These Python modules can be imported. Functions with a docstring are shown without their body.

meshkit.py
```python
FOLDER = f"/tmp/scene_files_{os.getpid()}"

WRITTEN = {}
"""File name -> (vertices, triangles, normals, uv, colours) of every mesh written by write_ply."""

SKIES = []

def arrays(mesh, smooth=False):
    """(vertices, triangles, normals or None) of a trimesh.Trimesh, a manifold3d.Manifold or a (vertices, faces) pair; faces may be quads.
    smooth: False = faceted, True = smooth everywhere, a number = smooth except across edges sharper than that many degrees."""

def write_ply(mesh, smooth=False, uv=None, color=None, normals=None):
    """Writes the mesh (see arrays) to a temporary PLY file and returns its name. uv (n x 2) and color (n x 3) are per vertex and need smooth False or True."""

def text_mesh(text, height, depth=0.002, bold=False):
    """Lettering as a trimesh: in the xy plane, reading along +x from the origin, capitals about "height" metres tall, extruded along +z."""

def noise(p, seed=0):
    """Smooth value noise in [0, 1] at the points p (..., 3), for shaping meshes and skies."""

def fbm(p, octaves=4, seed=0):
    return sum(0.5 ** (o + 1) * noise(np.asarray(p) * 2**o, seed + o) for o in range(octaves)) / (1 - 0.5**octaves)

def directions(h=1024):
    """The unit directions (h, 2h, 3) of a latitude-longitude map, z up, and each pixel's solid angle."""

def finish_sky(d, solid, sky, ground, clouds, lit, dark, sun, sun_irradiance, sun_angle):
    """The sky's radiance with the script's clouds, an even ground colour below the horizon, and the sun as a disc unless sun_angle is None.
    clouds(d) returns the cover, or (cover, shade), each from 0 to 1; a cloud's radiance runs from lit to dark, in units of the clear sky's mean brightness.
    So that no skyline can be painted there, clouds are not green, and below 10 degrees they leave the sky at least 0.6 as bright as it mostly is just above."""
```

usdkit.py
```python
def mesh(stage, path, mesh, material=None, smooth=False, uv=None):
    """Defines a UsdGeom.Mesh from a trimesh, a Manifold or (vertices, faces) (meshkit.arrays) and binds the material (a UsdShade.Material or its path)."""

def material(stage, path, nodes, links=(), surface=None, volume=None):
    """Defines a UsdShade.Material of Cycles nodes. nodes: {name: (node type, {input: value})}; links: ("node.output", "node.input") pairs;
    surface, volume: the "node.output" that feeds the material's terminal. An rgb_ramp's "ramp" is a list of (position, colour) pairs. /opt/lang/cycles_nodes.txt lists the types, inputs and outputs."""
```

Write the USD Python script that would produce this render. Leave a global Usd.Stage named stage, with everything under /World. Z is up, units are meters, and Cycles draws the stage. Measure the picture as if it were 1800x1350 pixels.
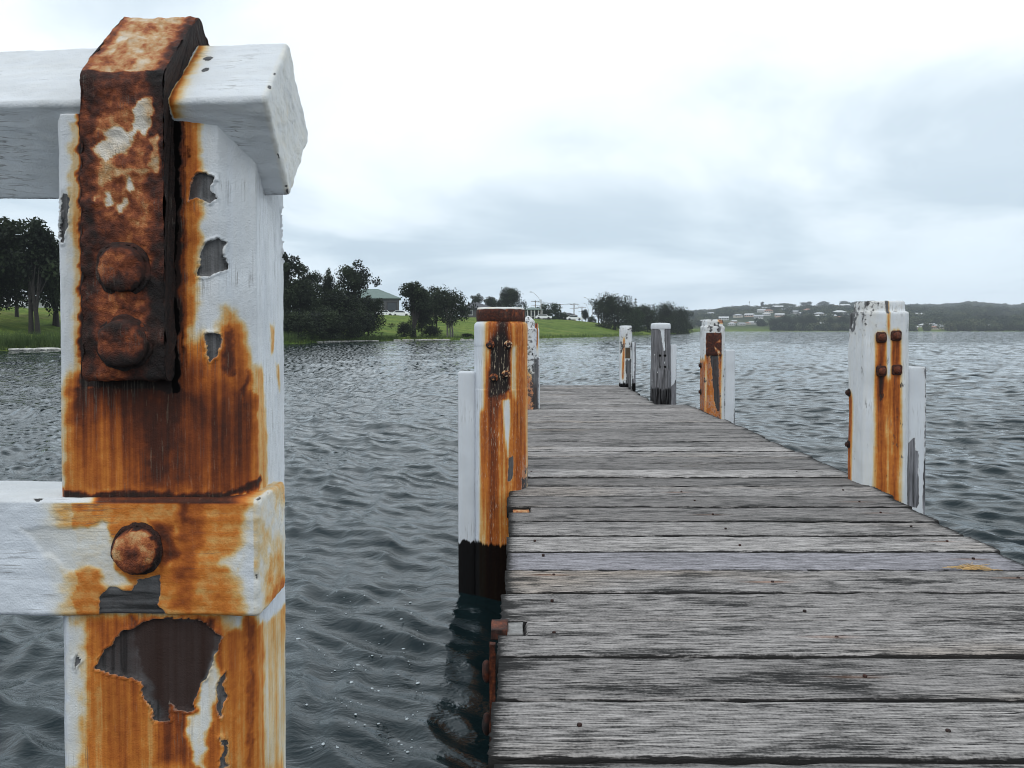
import math, random
import numpy as np, trimesh, usdkit, meshkit
from pxr import Usd, UsdGeom, UsdLux, UsdShade, Sdf, Gf, Vt

stage = Usd.Stage.CreateInMemory()
UsdGeom.SetStageUpAxis(stage, 'Z'); UsdGeom.SetStageMetersPerUnit(stage, 1.0)
UsdGeom.Xform.Define(stage, '/World'); UsdGeom.Scope.Define(stage, '/World/Looks')
stage.SetDefaultPrim(stage.GetPrimAtPath('/World'))
LK = '/World/Looks/'
rng = np.random.default_rng(11); random.seed(11)

# ------------------------------------------------------------------ camera
EYE, PITCH, F = 0.80, math.radians(-1.05), 1412.0      # eye height above the deck, F in pixels of an 1800 wide picture
HORIZON = 579.5
PY = HORIZON + F * math.tan(-PITCH)                    # principal row
cam = UsdGeom.Camera.Define(stage, '/World/camera')
cam.CreateHorizontalApertureAttr(36.0); cam.CreateVerticalApertureAttr(27.0)
cam.CreateFocalLengthAttr(36.0 * F / 1800)
cam.CreateVerticalApertureOffsetAttr(-(675 - PY) / 1800 * 36.0)
cam.CreateClippingRangeAttr(Gf.Vec2f(0.05, 20000))
cam.AddTranslateOp().Set(Gf.Vec3d(0, 0, EYE)); cam.AddRotateXOp().Set(90 + math.degrees(PITCH))
cam.CreateExposureAttr(0.42)
cam.CreateFStopAttr(0.0)

# ------------------------------------------------------------------ sky and sun (overcast)
SUN_EL, SUN_AZ = math.radians(56), math.radians(205)    # azimuth clockwise from +y
sky = UsdLux.DomeLight.Define(stage, '/World/sky')
m = usdkit.material(stage, LK + 'overcast_sky', {
    'sk': ('sky_texture', {'sky_type': 'single_scattering', 'sun_disc': False, 'sun_elevation': SUN_EL, 'sun_rotation': SUN_AZ}),
    'tc': ('texture_coordinate', {}),
    'sep': ('separate_xyz', {}),
    # cloud deck coordinates: direction divided by its height, so that clouds flatten towards the horizon
    'zz': ('math', {'math_type': 'maximum', 'value2': 0.0}), 'zo': ('math', {'math_type': 'add', 'value2': 0.16}),
    'dx': ('math', {'math_type': 'divide'}), 'dy': ('math', {'math_type': 'divide'}),
    'cb': ('combine_xyz', {'z': 0.3}),
    'n1': ('noise_texture', {'scale': 0.62, 'detail': 7.0, 'roughness': 0.52, 'distortion': 0.45}),
    'r1': ('rgb_ramp', {'ramp': [(0.0, (0.60, 0.70, 0.79)), (0.39, (0.74, 0.835, 0.905)), (0.455, (0.90, 0.98, 1.03)), (0.50, (1.04, 1.095, 1.13)), (0.56, (1.13, 1.18, 1.205)), (0.66, (1.19, 1.23, 1.245)), (1.0, (1.25, 1.28, 1.29))]}),
    'hz': ('rgb_ramp', {'ramp': [(0.0, (0.66, 0.745, 0.82)), (0.08, (0.76, 0.84, 0.90)), (0.18, (0.95, 0.995, 1.03)), (0.40, (1.08, 1.10, 1.115)), (1.0, (1.1, 1.12, 1.135))]}),
    'mul': ('mix_color', {'blend_type': 'multiply', 'fac': 1.0, 'use_clamp': False}),
    'sc': ('vector_math', {'math_type': 'scale', 'scale': 7.3}),
    'mx': ('mix_color', {'fac': 0.96}),
    'bg': ('background_shader', {'strength': 0.1})},
    [('tc.generated', 'sep.vector'), ('sep.z', 'zz.value1'), ('zz.value', 'zo.value1'), ('sep.x', 'dx.value1'), ('zo.value', 'dx.value2'), ('sep.y', 'dy.value1'), ('zo.value', 'dy.value2'),
     ('dx.value', 'cb.x'), ('dy.value', 'cb.y'), ('cb.vector', 'n1.vector'), ('n1.fac', 'r1.fac'), ('sep.z', 'hz.fac'),
     ('r1.color', 'mul.a'), ('hz.color', 'mul.b'), ('mul.result', 'sc.vector1'), ('sk.color', 'mx.a'), ('sc.vector', 'mx.b'), ('mx.result', 'bg.color')],
    surface='bg.background')
UsdShade.MaterialBindingAPI.Apply(sky.GetPrim()).Bind(m)
sky.GetPrim().SetCustomDataByKey('kind', 'structure')
sun = UsdLux.DistantLight.Define(stage, '/World/sun')
sun.CreateNormalizeAttr(True); sun.CreateIntensityAttr(0.22); sun.CreateAngleAttr(25.0); sun.CreateColorAttr(Gf.Vec3f(1, .985, .965))
sun.AddRotateZOp().Set(-math.degrees(SUN_AZ)); sun.AddRotateXOp().Set(-(90 - math.degrees(SUN_EL)))

# ------------------------------------------------------------------ helpers
def at(px, py, Y):
    """the point seen at picture position (px, py of 1800 x 1350) that stands Y metres ahead"""
    dx, dz = (px - 900) / F, -(py - PY) / F
    c, s = math.cos(PITCH), math.sin(PITCH)
    fy, fz = c - dz * s, s + dz * c
    return np.array([dx / fy * Y, Y, EYE + fz / fy * Y])
def on_z(px, py, Z):
    p = at(px, py, 1.0); k = (Z - EYE) / (p[2] - EYE)
    return np.array([p[0] * k, k, Z])
used = {}
def path_of(name, parent=None):
    base = str(parent.GetPath()) if parent else '/World'
    k = used.get((base, name), 0); used[(base, name)] = k + 1
    return f'{base}/{name}' + (f'_{k:03d}' if k else '')
def tag(p, label=None, cat=None, group=None, kind=None):
    p = p.GetPrim() if hasattr(p, 'GetPrim') else p
    for k, v in (('label', label), ('category', cat), ('group', group), ('kind', kind)):
        if v: p.SetCustomDataByKey(k, v)
    return p
def thing(name, label, cat, loc=(0, 0, 0), rz=0, s=1.0, group=None):
    x = UsdGeom.Xform.Define(stage, path_of(name)); x.AddTranslateOp().Set(Gf.Vec3d(*map(float, loc)))
    if rz: x.AddRotateZOp().Set(float(rz))
    if np.ndim(s) or s != 1.0: x.AddScaleOp().Set(Gf.Vec3f(*map(float, np.broadcast_to(s, 3))))
    return tag(x, label, cat, group)
def dup(src, name, label, cat, loc, rz=0, s=1.0, group=None):
    o = thing(name, label, cat, loc, rz, s, group)
    o.GetReferences().AddInternalReference(src.GetPath()); o.SetInstanceable(True)
    return o
def put(name, mesh, mat, parent=None, smooth=False, mask=None, normals=None, label=None):
    """one Mesh prim; mask is a colour per vertex (rust, bare wood, black) read by the weathered materials"""
    pth = path_of(name, parent)
    if mask is None and normals is None:
        u = usdkit.mesh(stage, pth, mesh, mat, smooth=smooth)
    else:
        v, f = mesh
        t = trimesh.Trimesh(v, f, process=False)
        u = UsdGeom.Mesh.Define(stage, pth)
        u.CreatePointsAttr(Vt.Vec3fArray.FromNumpy(np.asarray(v, np.float32)))
        u.CreateFaceVertexCountsAttr(Vt.IntArray.FromNumpy(np.full(len(f), 3, np.int32)))
        u.CreateFaceVertexIndicesAttr(Vt.IntArray.FromNumpy(np.asarray(f, np.int32).ravel()))
        u.CreateSubdivisionSchemeAttr('none')
        if smooth is not False:
            u.CreateNormalsAttr(Vt.Vec3fArray.FromNumpy(np.asarray(normals if np.ndim(normals) == 2 else t.vertex_normals, np.float32))); u.SetNormalsInterpolation('vertex')
        if mask is not None:
            UsdGeom.PrimvarsAPI(u).CreatePrimvar('mask', Sdf.ValueTypeNames.Color3fArray, 'vertex').Set(Vt.Vec3fArray.FromNumpy(np.asarray(np.clip(mask, 0, 1), np.float32)))
        UsdShade.MaterialBindingAPI.Apply(u.GetPrim()).Bind(mat)
    return tag(u, label)
def cat(*ms): return trimesh.util.concatenate(ms)
def box(x0, x1, y0, y1, z0, z1):
    b = trimesh.creation.box((x1 - x0, y1 - y0, z1 - z0)); b.apply_translation(((x0 + x1) / 2, (y0 + y1) / 2, (z0 + z1) / 2)); return b
def tube(pts, radii, n=8):
    pts = np.asarray(pts, float); radii = np.broadcast_to(np.asarray(radii, float), len(pts)); V, Fc = [], []
    for i, p in enumerate(pts):
        t = pts[min(i + 1, len(pts) - 1)] - pts[max(i - 1, 0)]; t /= np.linalg.norm(t) + 1e-12
        a = np.cross(t, (0, 0, 1.0)) if abs(t[2]) < .95 else np.cross(t, (1.0, 0, 0)); a /= np.linalg.norm(a); b = np.cross(t, a)
        for k in range(n):
            w = 2 * math.pi * k / n; V.append(p + radii[i] * (math.cos(w) * a + math.sin(w) * b))
    for i in range(len(pts) - 1):
        for k in range(n):
            q, r_ = i * n + k, i * n + (k + 1) % n; Fc += [(q, r_, r_ + n), (q, r_ + n, q + n)]
    e = len(pts) - 1
    V += [pts[0], pts[-1]]
    for k in range(n):
        Fc += [(len(V) - 2, (k + 1) % n, k), (len(V) - 1, e * n + k, e * n + (k + 1) % n)]
    return trimesh.Trimesh(np.array(V), np.array(Fc)[:, ::-1], process=False)
def resample(poly, step):
    poly = np.asarray(poly, float); out = []
    for a, b in zip(poly, np.roll(poly, -1, 0)):
        n = max(1, int(round(np.linalg.norm(b - a) / (step((a + b) / 2) if callable(step) else step))))
        out += [a + (b - a) * k / n for k in range(n)]
    return np.array(out)
def loft(prof, rings, axis='z'):
    """a closed profile carried along an axis; rings are (position, scale); closed with a small fan at each end. Profile counter-clockwise."""
    n, R = len(prof), len(rings)
    V = np.concatenate([np.column_stack([prof * s, np.full(n, z)]) for z, s in rings])
    i, k = np.meshgrid(np.arange(R - 1), np.arange(n), indexing='ij'); a = i * n + k; b = i * n + (k + 1) % n
    Fc = np.concatenate([np.stack([a, b, b + n], -1).reshape(-1, 3), np.stack([a, b + n, a + n], -1).reshape(-1, 3)])
    k = np.arange(n); c0, c1 = len(V), len(V) + 1
    V = np.vstack([V, [[0, 0, rings[0][0]]], [[0, 0, rings[-1][0]]]])
    Fc = np.vstack([Fc, np.column_stack([np.full(n, c0), (k + 1) % n, k]), np.column_stack([np.full(n, c1), (R - 1) * n + k, (R - 1) * n + (k + 1) % n])])
    if axis == 'x': V = V[:, [2, 0, 1]]           # profile is (y, z), carried along x
    return V, Fc
def smooth01(x, a, b):
    t = np.clip((x - a) / (b - a), 0, 1); return t * t * (3 - 2 * t)
def sdf(P, poly):
    """signed distance of points P (n,2) to a polygon, negative inside"""
    poly = np.asarray(poly, float); d = np.full(len(P), 1e9); ins = np.zeros(len(P), bool)
    for a, b in zip(poly, np.roll(poly, -1, 0)):
        e, w = b - a, P - a; t = np.clip((w @ e) / (e @ e + 1e-15), 0, 1)
        d = np.minimum(d, np.linalg.norm(w - t[:, None] * e, axis=1))
        c = (a[1] <= P[:, 1]) != (b[1] <= P[:, 1])
        xi = a[0] + (P[:, 1] - a[1]) / (e[1] if abs(e[1]) > 1e-12 else 1e-12) * e[0]
        ins ^= c & (P[:, 0] < xi)
    return np.where(ins, -d, d)
def displace(V, Fc, amount, seed=0, scale=(1, 1, 1), octaves=3):
    t = trimesh.Trimesh(V, Fc, process=False)
    return V + t.vertex_normals * ((meshkit.fbm(V * np.asarray(scale), octaves, seed) - .5) * 2 * amount)[:, None]

# ------------------------------------------------------------------ materials
def plain(name, col, rough=.6, var=.25, scale=6.0, bump=0.0, metallic=0.0, spec=.5):
    c0, c1 = [tuple(max(0, x * k) for x in col) for k in (1 - var, 1 + var)]
    nodes = {'g': ('geometry', {}), 'n': ('noise_texture', {'scale': scale, 'detail': 5.0, 'roughness': .6}), 'r': ('rgb_ramp', {'ramp': [(.3, c0), (.7, c1)]}),
             'p': ('principled_bsdf', {'roughness': rough, 'metallic': metallic, 'specular_ior_level': spec})}
    links = [('g.position', 'n.vector'), ('n.fac', 'r.fac'), ('r.color', 'p.base_color')]
    if bump:
        nodes['b'] = ('bump', {'strength': .6, 'distance': bump}); links += [('n.fac', 'b.height'), ('b.normal', 'p.normal')]
    return usdkit.material(stage, LK + name, nodes, links, surface='p.BSDF')

RUST = [(0.0, (.60, .635, .685)), (.12, (.62, .615, .58)), (.22, (.62, .50, .31)), (.33, (.60, .335, .105)), (.44, (.53, .172, .024)), (.55, (.37, .095, .012)), (.67, (.185, .040, .007)), (.79, (.065, .0145, .005)), (.90, (.022, .0075, .0045)), (1.0, (.009, .0055, .005))]
IRON = [(0.0, (.70, .66, .60)), (.15, (.62, .50, .36)), (.30, (.52, .30, .13)), (.45, (.40, .125, .038)), (.58, (.21, .052, .018)), (.72, (.095, .025, .012)), (.82, (.045, .014, .009)), (.9, (.026, .011, .008)), (1.0, (.010, .007, .007))]
def weathered(name, ramp=RUST, streak=(85, 85, 5), grain=55.0, speck=.0, fleck=0.0, rough=.55, bumpd=.0025, wood=(.095, .095, .098), amp=.55, pits=0.0, off=0.0, along='z'):
    """peeling paint over wood or iron: the mesh's mask gives rust (red), bare wood (green) and black wet wood (blue)"""
    wd = tuple(x * .16 for x in wood)
    N = {'at': ('attribute', {'attribute': 'mask'}), 's': ('separate_color', {}), 'g': ('geometry', {}),
         'm': ('mapping', {'scale': streak, 'location': (off, off, off)}), 'n1': ('noise_texture', {'scale': grain, 'detail': 7.0, 'roughness': .62}),
         'n2': ('noise_texture', {'scale': 1.0, 'detail': 5.0, 'roughness': .62}), 'n3': ('noise_texture', {'scale': grain * 6, 'detail': 3.0}),
         'nb': ('noise_texture', {'scale': grain * .16, 'detail': 4.0}),
         'mf': ('mapping', {'scale': (230, 230, 20)}), 'nf': ('noise_texture', {'scale': 1.0, 'detail': 4.0, 'roughness': .7}),
         # rust amount with noise, strongest at middle amounts
         'inv': ('math', {'math_type': 'subtract', 'value1': 1.06}), 'q': ('math', {'math_type': 'multiply'}), 'q4': ('math', {'math_type': 'multiply', 'value2': 4 * amp}),
         'nn0': ('math', {'math_type': 'multiply', 'value2': 1.5 if streak[2] < 8 else 1.0}), 'nn': ('math', {'math_type': 'multiply_add', 'value2': .5 if streak[2] < 8 else 1.0}), 'nh': ('math', {'math_type': 'subtract', 'value2': 1.0}), 'nq': ('math', {'math_type': 'multiply'}), 'rr': ('math', {'math_type': 'add', 'use_clamp': True}),
         'ramp': ('rgb_ramp', {'ramp': ramp}),
         # bare wood
         'ga': ('math', {'math_type': 'multiply_add', 'value2': .80}), 'gs': ('math', {'math_type': 'subtract', 'value2': .40}),
         'chip': ('map_range', {'range_type': 'smoothstep', 'from_min': .44, 'from_max': .53, 'clamp': True}),
         'sp': ('map_range', {'range_type': 'smoothstep', 'from_min': .62 if speck else 5, 'from_max': .66 if speck else 6, 'to_max': min(1.0, speck), 'clamp': True}),
         'spm': ('mapping', {'scale': (24, 24, 9), 'location': (3 + off, 1, 7)}), 'spn': ('noise_texture', {'scale': 1.0, 'detail': 8.0, 'roughness': .7}),
         'cm': ('math', {'math_type': 'maximum'}),
         'wr': ('rgb_ramp', {'ramp': [(.36, wd), (.46, tuple(x * .7 for x in wood)), (.54, wood), (.64, tuple(x * 1.5 for x in wood))]}),
         'wm': ('math', {'math_type': 'multiply', 'value2': 1.0, 'use_clamp': True}), 'wmf': ('map_range', {'range_type': 'smoothstep', 'from_min': .34, 'from_max': .74, 'to_max': .91, 'clamp': True}), 'wmix': ('mix_color', {'blend_type': 'mix'}), 'wmul': ('mix_color', {'b': (.024, .0085, .005)}),
         # white flecks left in the rust
         'fl': ('map_range', {'range_type': 'smoothstep', 'from_min': .60, 'from_max': .65, 'to_max': fleck, 'clamp': True}), 'fmix': ('mix_color', {'b': (.68, .58, .42)}),
         'cks': ('mapping', {'scale': (150, 150, 2.6) if along == 'z' else (2.6, 120, 120), 'location': (5, 2, 9)}), 'ckn': ('noise_texture', {'scale': 1.0, 'detail': 3.0, 'roughness': .5}), 'cka': ('math', {'math_type': 'subtract', 'value2': .5}), 'ckb': ('math', {'math_type': 'absolute'}),
         'ckr': ('map_range', {'range_type': 'smoothstep', 'from_min': .004, 'from_max': .022, 'to_min': 1.0, 'to_max': 0.0, 'clamp': True}), 'ckw': ('map_range', {'range_type': 'smoothstep', 'from_min': .50, 'from_max': .64, 'to_min': .0, 'to_max': .55, 'clamp': True}), 'ckm': ('math', {'math_type': 'multiply'}),
         'ckc': ('mix_color', {'b': (.10, .085, .07)}),
         'rim': ('map_range', {'range_type': 'smoothstep', 'from_min': .30, 'from_max': .44, 'to_max': .22, 'clamp': True}), 'rmx': ('mix_color', {'b': (.60, .55, .46)}),
         'dirt': ('map_range', {'from_min': .3, 'from_max': .75, 'to_min': .80, 'to_max': 1.06}), 'dmul': ('mix_color', {'blend_type': 'multiply', 'fac': 1.0}),
         'dcol': ('combine_color', {}),
         'col': ('mix_color', {}),
         'ba': ('math', {'math_type': 'multiply_add', 'value2': .9}), 'bs': ('math', {'math_type': 'subtract', 'value2': .45}),
         'blk': ('map_range', {'range_type': 'smoothstep', 'from_min': .40, 'from_max': .62, 'to_max': .99, 'clamp': True}), 'fin': ('mix_color', {'b': (.0045, .004, .004)}),
         'h1': ('math', {'math_type': 'multiply_add', 'value2': .55}), 'h2': ('math', {'math_type': 'multiply_add', 'value2': .55}), 'h3': ('math', {'math_type': 'multiply_add', 'value2': -.9}),
         'rb': ('math', {'math_type': 'multiply'}), 'n3s': ('math', {'math_type': 'multiply', 'value2': .45}),
         'b': ('bump', {'strength': .75, 'distance': bumpd}), 'ro': ('map_range', {'from_min': 0.0, 'from_max': .6, 'to_min': rough, 'to_max': .78, 'clamp': True}),
         'iv': ('math', {'math_type': 'multiply_add', 'value2': -.32, 'value3': .34}), 'p': ('principled_bsdf', {})}
    L = [('blk.result', 'iv.value1'), ('iv.value', 'p.specular_ior_level')] + [('at.color', 's.color'), ('g.position', 'm.vector'), ('g.position', 'n1.vector'), ('m.vector', 'n2.vector'), ('g.position', 'n3.vector'), ('g.position', 'nb.vector'), ('g.position', 'mf.vector'), ('mf.vector', 'nf.vector'),
         ('s.r', 'inv.value2'), ('s.r', 'q.value1'), ('inv.value', 'q.value2'), ('q.value', 'q4.value1'), ('n2.fac', 'nn0.value1'), ('n1.fac', 'nn.value1'), ('nn0.value', 'nn.value3'), ('nn.value', 'nh.value1'), ('q4.value', 'nq.value1'), ('nh.value', 'nq.value2'),
         ('s.r', 'rr.value1'), ('nq.value', 'rr.value2'), ('rr.value', 'ramp.fac'),
         ('n1.fac', 'ga.value1'), ('s.g', 'ga.value3'), ('ga.value', 'gs.value1'), ('gs.value', 'chip.value'),
         ('g.position', 'spm.vector'), ('spm.vector', 'spn.vector'), ('spn.fac', 'sp.value'), ('chip.result', 'cm.value1'), ('sp.result', 'cm.value2'),
         ('n2.fac', 'wr.fac'), ('wr.color', 'wmul.a'), ('rr.value', 'wm.value1'), ('wm.value', 'wmf.value'), ('wmf.result', 'wmul.fac'),
         ('nf.fac', 'fl.value'), ('fl.result', 'rb.value1'), ('rr.value', 'rb.value2'), ('rb.value', 'fmix.fac'), ('ramp.color', 'fmix.a'),
         ('nb.fac', 'dirt.value'), ('dirt.result', 'dcol.r'), ('dirt.result', 'dcol.g'), ('dirt.result', 'dcol.b'), ('fmix.result', 'rmx.a'), ('gs.value', 'rim.value'), ('rim.result', 'rmx.fac'), ('rmx.result', 'ckc.a'), ('g.position', 'cks.vector'), ('cks.vector', 'ckn.vector'), ('ckn.fac', 'cka.value1'), ('cka.value', 'ckb.value1'), ('ckb.value', 'ckr.value'), ('nb.fac', 'ckw.value'), ('ckr.result', 'ckm.value1'), ('ckw.result', 'ckm.value2'), ('ckm.value', 'ckc.fac'), ('ckc.result', 'dmul.a'), ('dcol.color', 'dmul.b'),
         ('dmul.result', 'col.a'), ('wmul.result', 'col.b'), ('cm.value', 'col.fac'),
         ('n2.fac', 'ba.value1'), ('s.b', 'ba.value3'), ('ba.value', 'bs.value1'), ('bs.value', 'blk.value'), ('blk.result', 'fin.fac'), ('col.result', 'fin.a'), ('fin.result', 'p.base_color'),
         ('n1.fac', 'h1.value1'), ('n3.fac', 'n3s.value1'), ('n3s.value', 'h1.value3'), ('n2.fac', 'h2.value1'), ('h1.value', 'h2.value3'), ('cm.value', 'h3.value1'), ('h2.value', 'h3.value3'), ('h3.value', 'b.height'), ('b.normal', 'p.normal'),
         ('rr.value', 'ro.value'), ('ro.result', 'p.roughness')]
    return usdkit.material(stage, LK + name, N, L, surface='p.BSDF')
M_NEAR = weathered('peeling_white_paint', grain=70, amp=.36, fleck=.10, streak=(95, 95, 2.6))
M_NEARX = weathered('peeling_white_paint_rail', grain=60, amp=.34, fleck=.05, streak=(5, 70, 55), along='x')
M_IRON = weathered('rusted_iron', ramp=IRON, grain=85, streak=(110, 110, 90), amp=.50, bumpd=.008, rough=.5)
M_POST = weathered('rust_streaked_white_paint', grain=38, amp=.42, fleck=.9, streak=(75, 75, 2.2), bumpd=.003)
M_POSTW = weathered('flaking_white_paint', grain=38, amp=.45, speck=1.0, streak=(60, 60, 3), bumpd=.003)
M_GREY = weathered('bare_grey_timber', grain=30, amp=.4, streak=(70, 70, 3.0), wood=(.135, .132, .140), bumpd=.003)
M_BATTEN = weathered('painted_batten', grain=30, amp=.45, streak=(60, 60, 3.5), wood=(.17, .17, .185), bumpd=.0015)
M_DARK = plain('wet_dark_timber', (.012, .011, .010), .5, .4, 20, .004)

def deck_wood(name, base, contrast=1.0, dark=1.0, brown=0.0):
    b = np.array(base)
    return usdkit.material(stage, LK + name, {
        'g': ('geometry', {}), 'oi': ('object_info', {}), 'ov': ('combine_xyz', {}), 'o1': ('math', {'math_type': 'multiply', 'value2': 37.0}), 'add': ('vector_math', {'math_type': 'add'}),
        'm1': ('mapping', {'scale': (15, 250, 60)}), 'n1': ('noise_texture', {'scale': 1.0, 'detail': 4.0, 'roughness': .60, 'distortion': .15}),
        'm2': ('mapping', {'scale': (3.0, 90, 20)}), 'n2': ('noise_texture', {'scale': 1.0, 'detail': 4.0, 'roughness': .6, 'distortion': .6}),
        'm3': ('mapping', {'scale': (2.2, 9, 3)}), 'n3': ('noise_texture', {'scale': 1.0, 'detail': 6.0, 'roughness': .65}),
        'm4': ('mapping', {'scale': (.7, 2.0, 1)}), 'n4': ('noise_texture', {'scale': 1.0, 'detail': 3.0}),
        'n5': ('noise_texture', {'scale': 150.0, 'detail': 2.0}), 'n5s': ('math', {'math_type': 'multiply_add', 'value2': .16}), 'n5o': ('math', {'math_type': 'subtract', 'value2': .08}), 'ns': ('math', {'math_type': 'multiply_add', 'value2': .70}), 'ns2': ('math', {'math_type': 'multiply', 'value2': .30}),
        # weathered patches have deeper, blacker grain
        'bl': ('map_range', {'range_type': 'smoothstep', 'from_min': .50, 'from_max': .68, 'to_min': 0.0, 'to_max': .085 * dark, 'clamp': True}),
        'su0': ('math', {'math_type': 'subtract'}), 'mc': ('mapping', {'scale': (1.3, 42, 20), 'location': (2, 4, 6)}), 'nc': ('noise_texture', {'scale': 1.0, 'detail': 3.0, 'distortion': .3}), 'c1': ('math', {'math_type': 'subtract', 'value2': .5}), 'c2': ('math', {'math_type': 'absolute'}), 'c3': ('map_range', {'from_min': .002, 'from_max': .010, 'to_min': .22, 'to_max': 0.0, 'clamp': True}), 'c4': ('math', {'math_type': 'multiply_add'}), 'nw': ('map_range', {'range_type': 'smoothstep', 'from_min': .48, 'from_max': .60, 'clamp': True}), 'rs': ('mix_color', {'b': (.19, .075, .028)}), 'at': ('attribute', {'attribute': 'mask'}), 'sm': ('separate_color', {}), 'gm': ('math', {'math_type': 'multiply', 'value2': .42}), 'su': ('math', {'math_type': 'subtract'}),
        'r': ('rgb_ramp', {'ramp': [(.37, tuple(b * .06)), (.43, tuple(b * (.32 - .10 * (contrast - 1)))), (.47, tuple(b * .80)), (.53, tuple(b * 1.22)), (.60, tuple(b * 1.80))]}),
        'tv': ('map_range', {'from_min': 0.0, 'from_max': 1.0, 'to_min': .74, 'to_max': 1.18}), 'tw': ('map_range', {'from_min': .3, 'from_max': .7, 'to_min': .86, 'to_max': 1.12}), 'tm': ('math', {'math_type': 'multiply'}),
        'sc': ('vector_math', {'math_type': 'scale'}),
        'bn': ('map_range', {'range_type': 'smoothstep', 'from_min': .55, 'from_max': .70, 'to_min': 0.0, 'to_max': .35 + brown, 'clamp': True}), 'bmix': ('mix_color', {'blend_type': 'multiply', 'b': (1.0, .86, .70)}),
        'b': ('bump', {'strength': 1.0, 'distance': .005}), 'p': ('principled_bsdf', {'roughness': .82, 'specular_ior_level': .25})},
        [('oi.random', 'o1.value1'), ('o1.value', 'ov.x'), ('o1.value', 'ov.y'), ('g.position', 'add.vector1'), ('ov.vector', 'add.vector2')] +
        [(f'add.vector', f'm{i}.vector') for i in (1, 2, 3, 4)] + [(f'm{i}.vector', f'n{i}.vector') for i in (1, 2, 3, 4)] +
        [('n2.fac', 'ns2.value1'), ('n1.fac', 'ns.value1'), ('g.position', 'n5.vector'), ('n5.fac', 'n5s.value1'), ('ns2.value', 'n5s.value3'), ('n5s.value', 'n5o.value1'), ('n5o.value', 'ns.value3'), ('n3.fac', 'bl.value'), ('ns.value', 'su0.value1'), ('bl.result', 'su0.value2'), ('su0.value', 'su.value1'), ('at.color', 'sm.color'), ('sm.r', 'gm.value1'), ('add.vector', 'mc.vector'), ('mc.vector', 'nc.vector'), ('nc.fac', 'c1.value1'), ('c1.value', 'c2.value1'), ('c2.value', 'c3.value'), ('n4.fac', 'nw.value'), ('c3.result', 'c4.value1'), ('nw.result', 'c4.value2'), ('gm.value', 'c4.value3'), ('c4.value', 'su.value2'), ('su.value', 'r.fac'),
         ('oi.random', 'tv.value'), ('n4.fac', 'tw.value'), ('tv.result', 'tm.value1'), ('tw.result', 'tm.value2'), ('r.color', 'bmix.a'), ('n4.fac', 'bn.value'), ('bn.result', 'bmix.fac'), ('bmix.result', 'rs.a'), ('sm.g', 'rs.fac'), ('rs.result', 'sc.vector1'), ('tm.value', 'sc.scale'), ('sc.vector', 'p.base_color'),
         ('su.value', 'b.height'), ('b.normal', 'p.normal')], surface='p.BSDF')
M_DECK = deck_wood('weathered_deck_timber', (.254, .239, .231))
M_DECK_D = deck_wood('worn_dark_deck_timber', (.190, .178, .172), 1.5, 1.5, .25)
M_DECK_P = deck_wood('pale_smooth_deck_timber', (.255, .245, .265), -1.6, .1)

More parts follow.
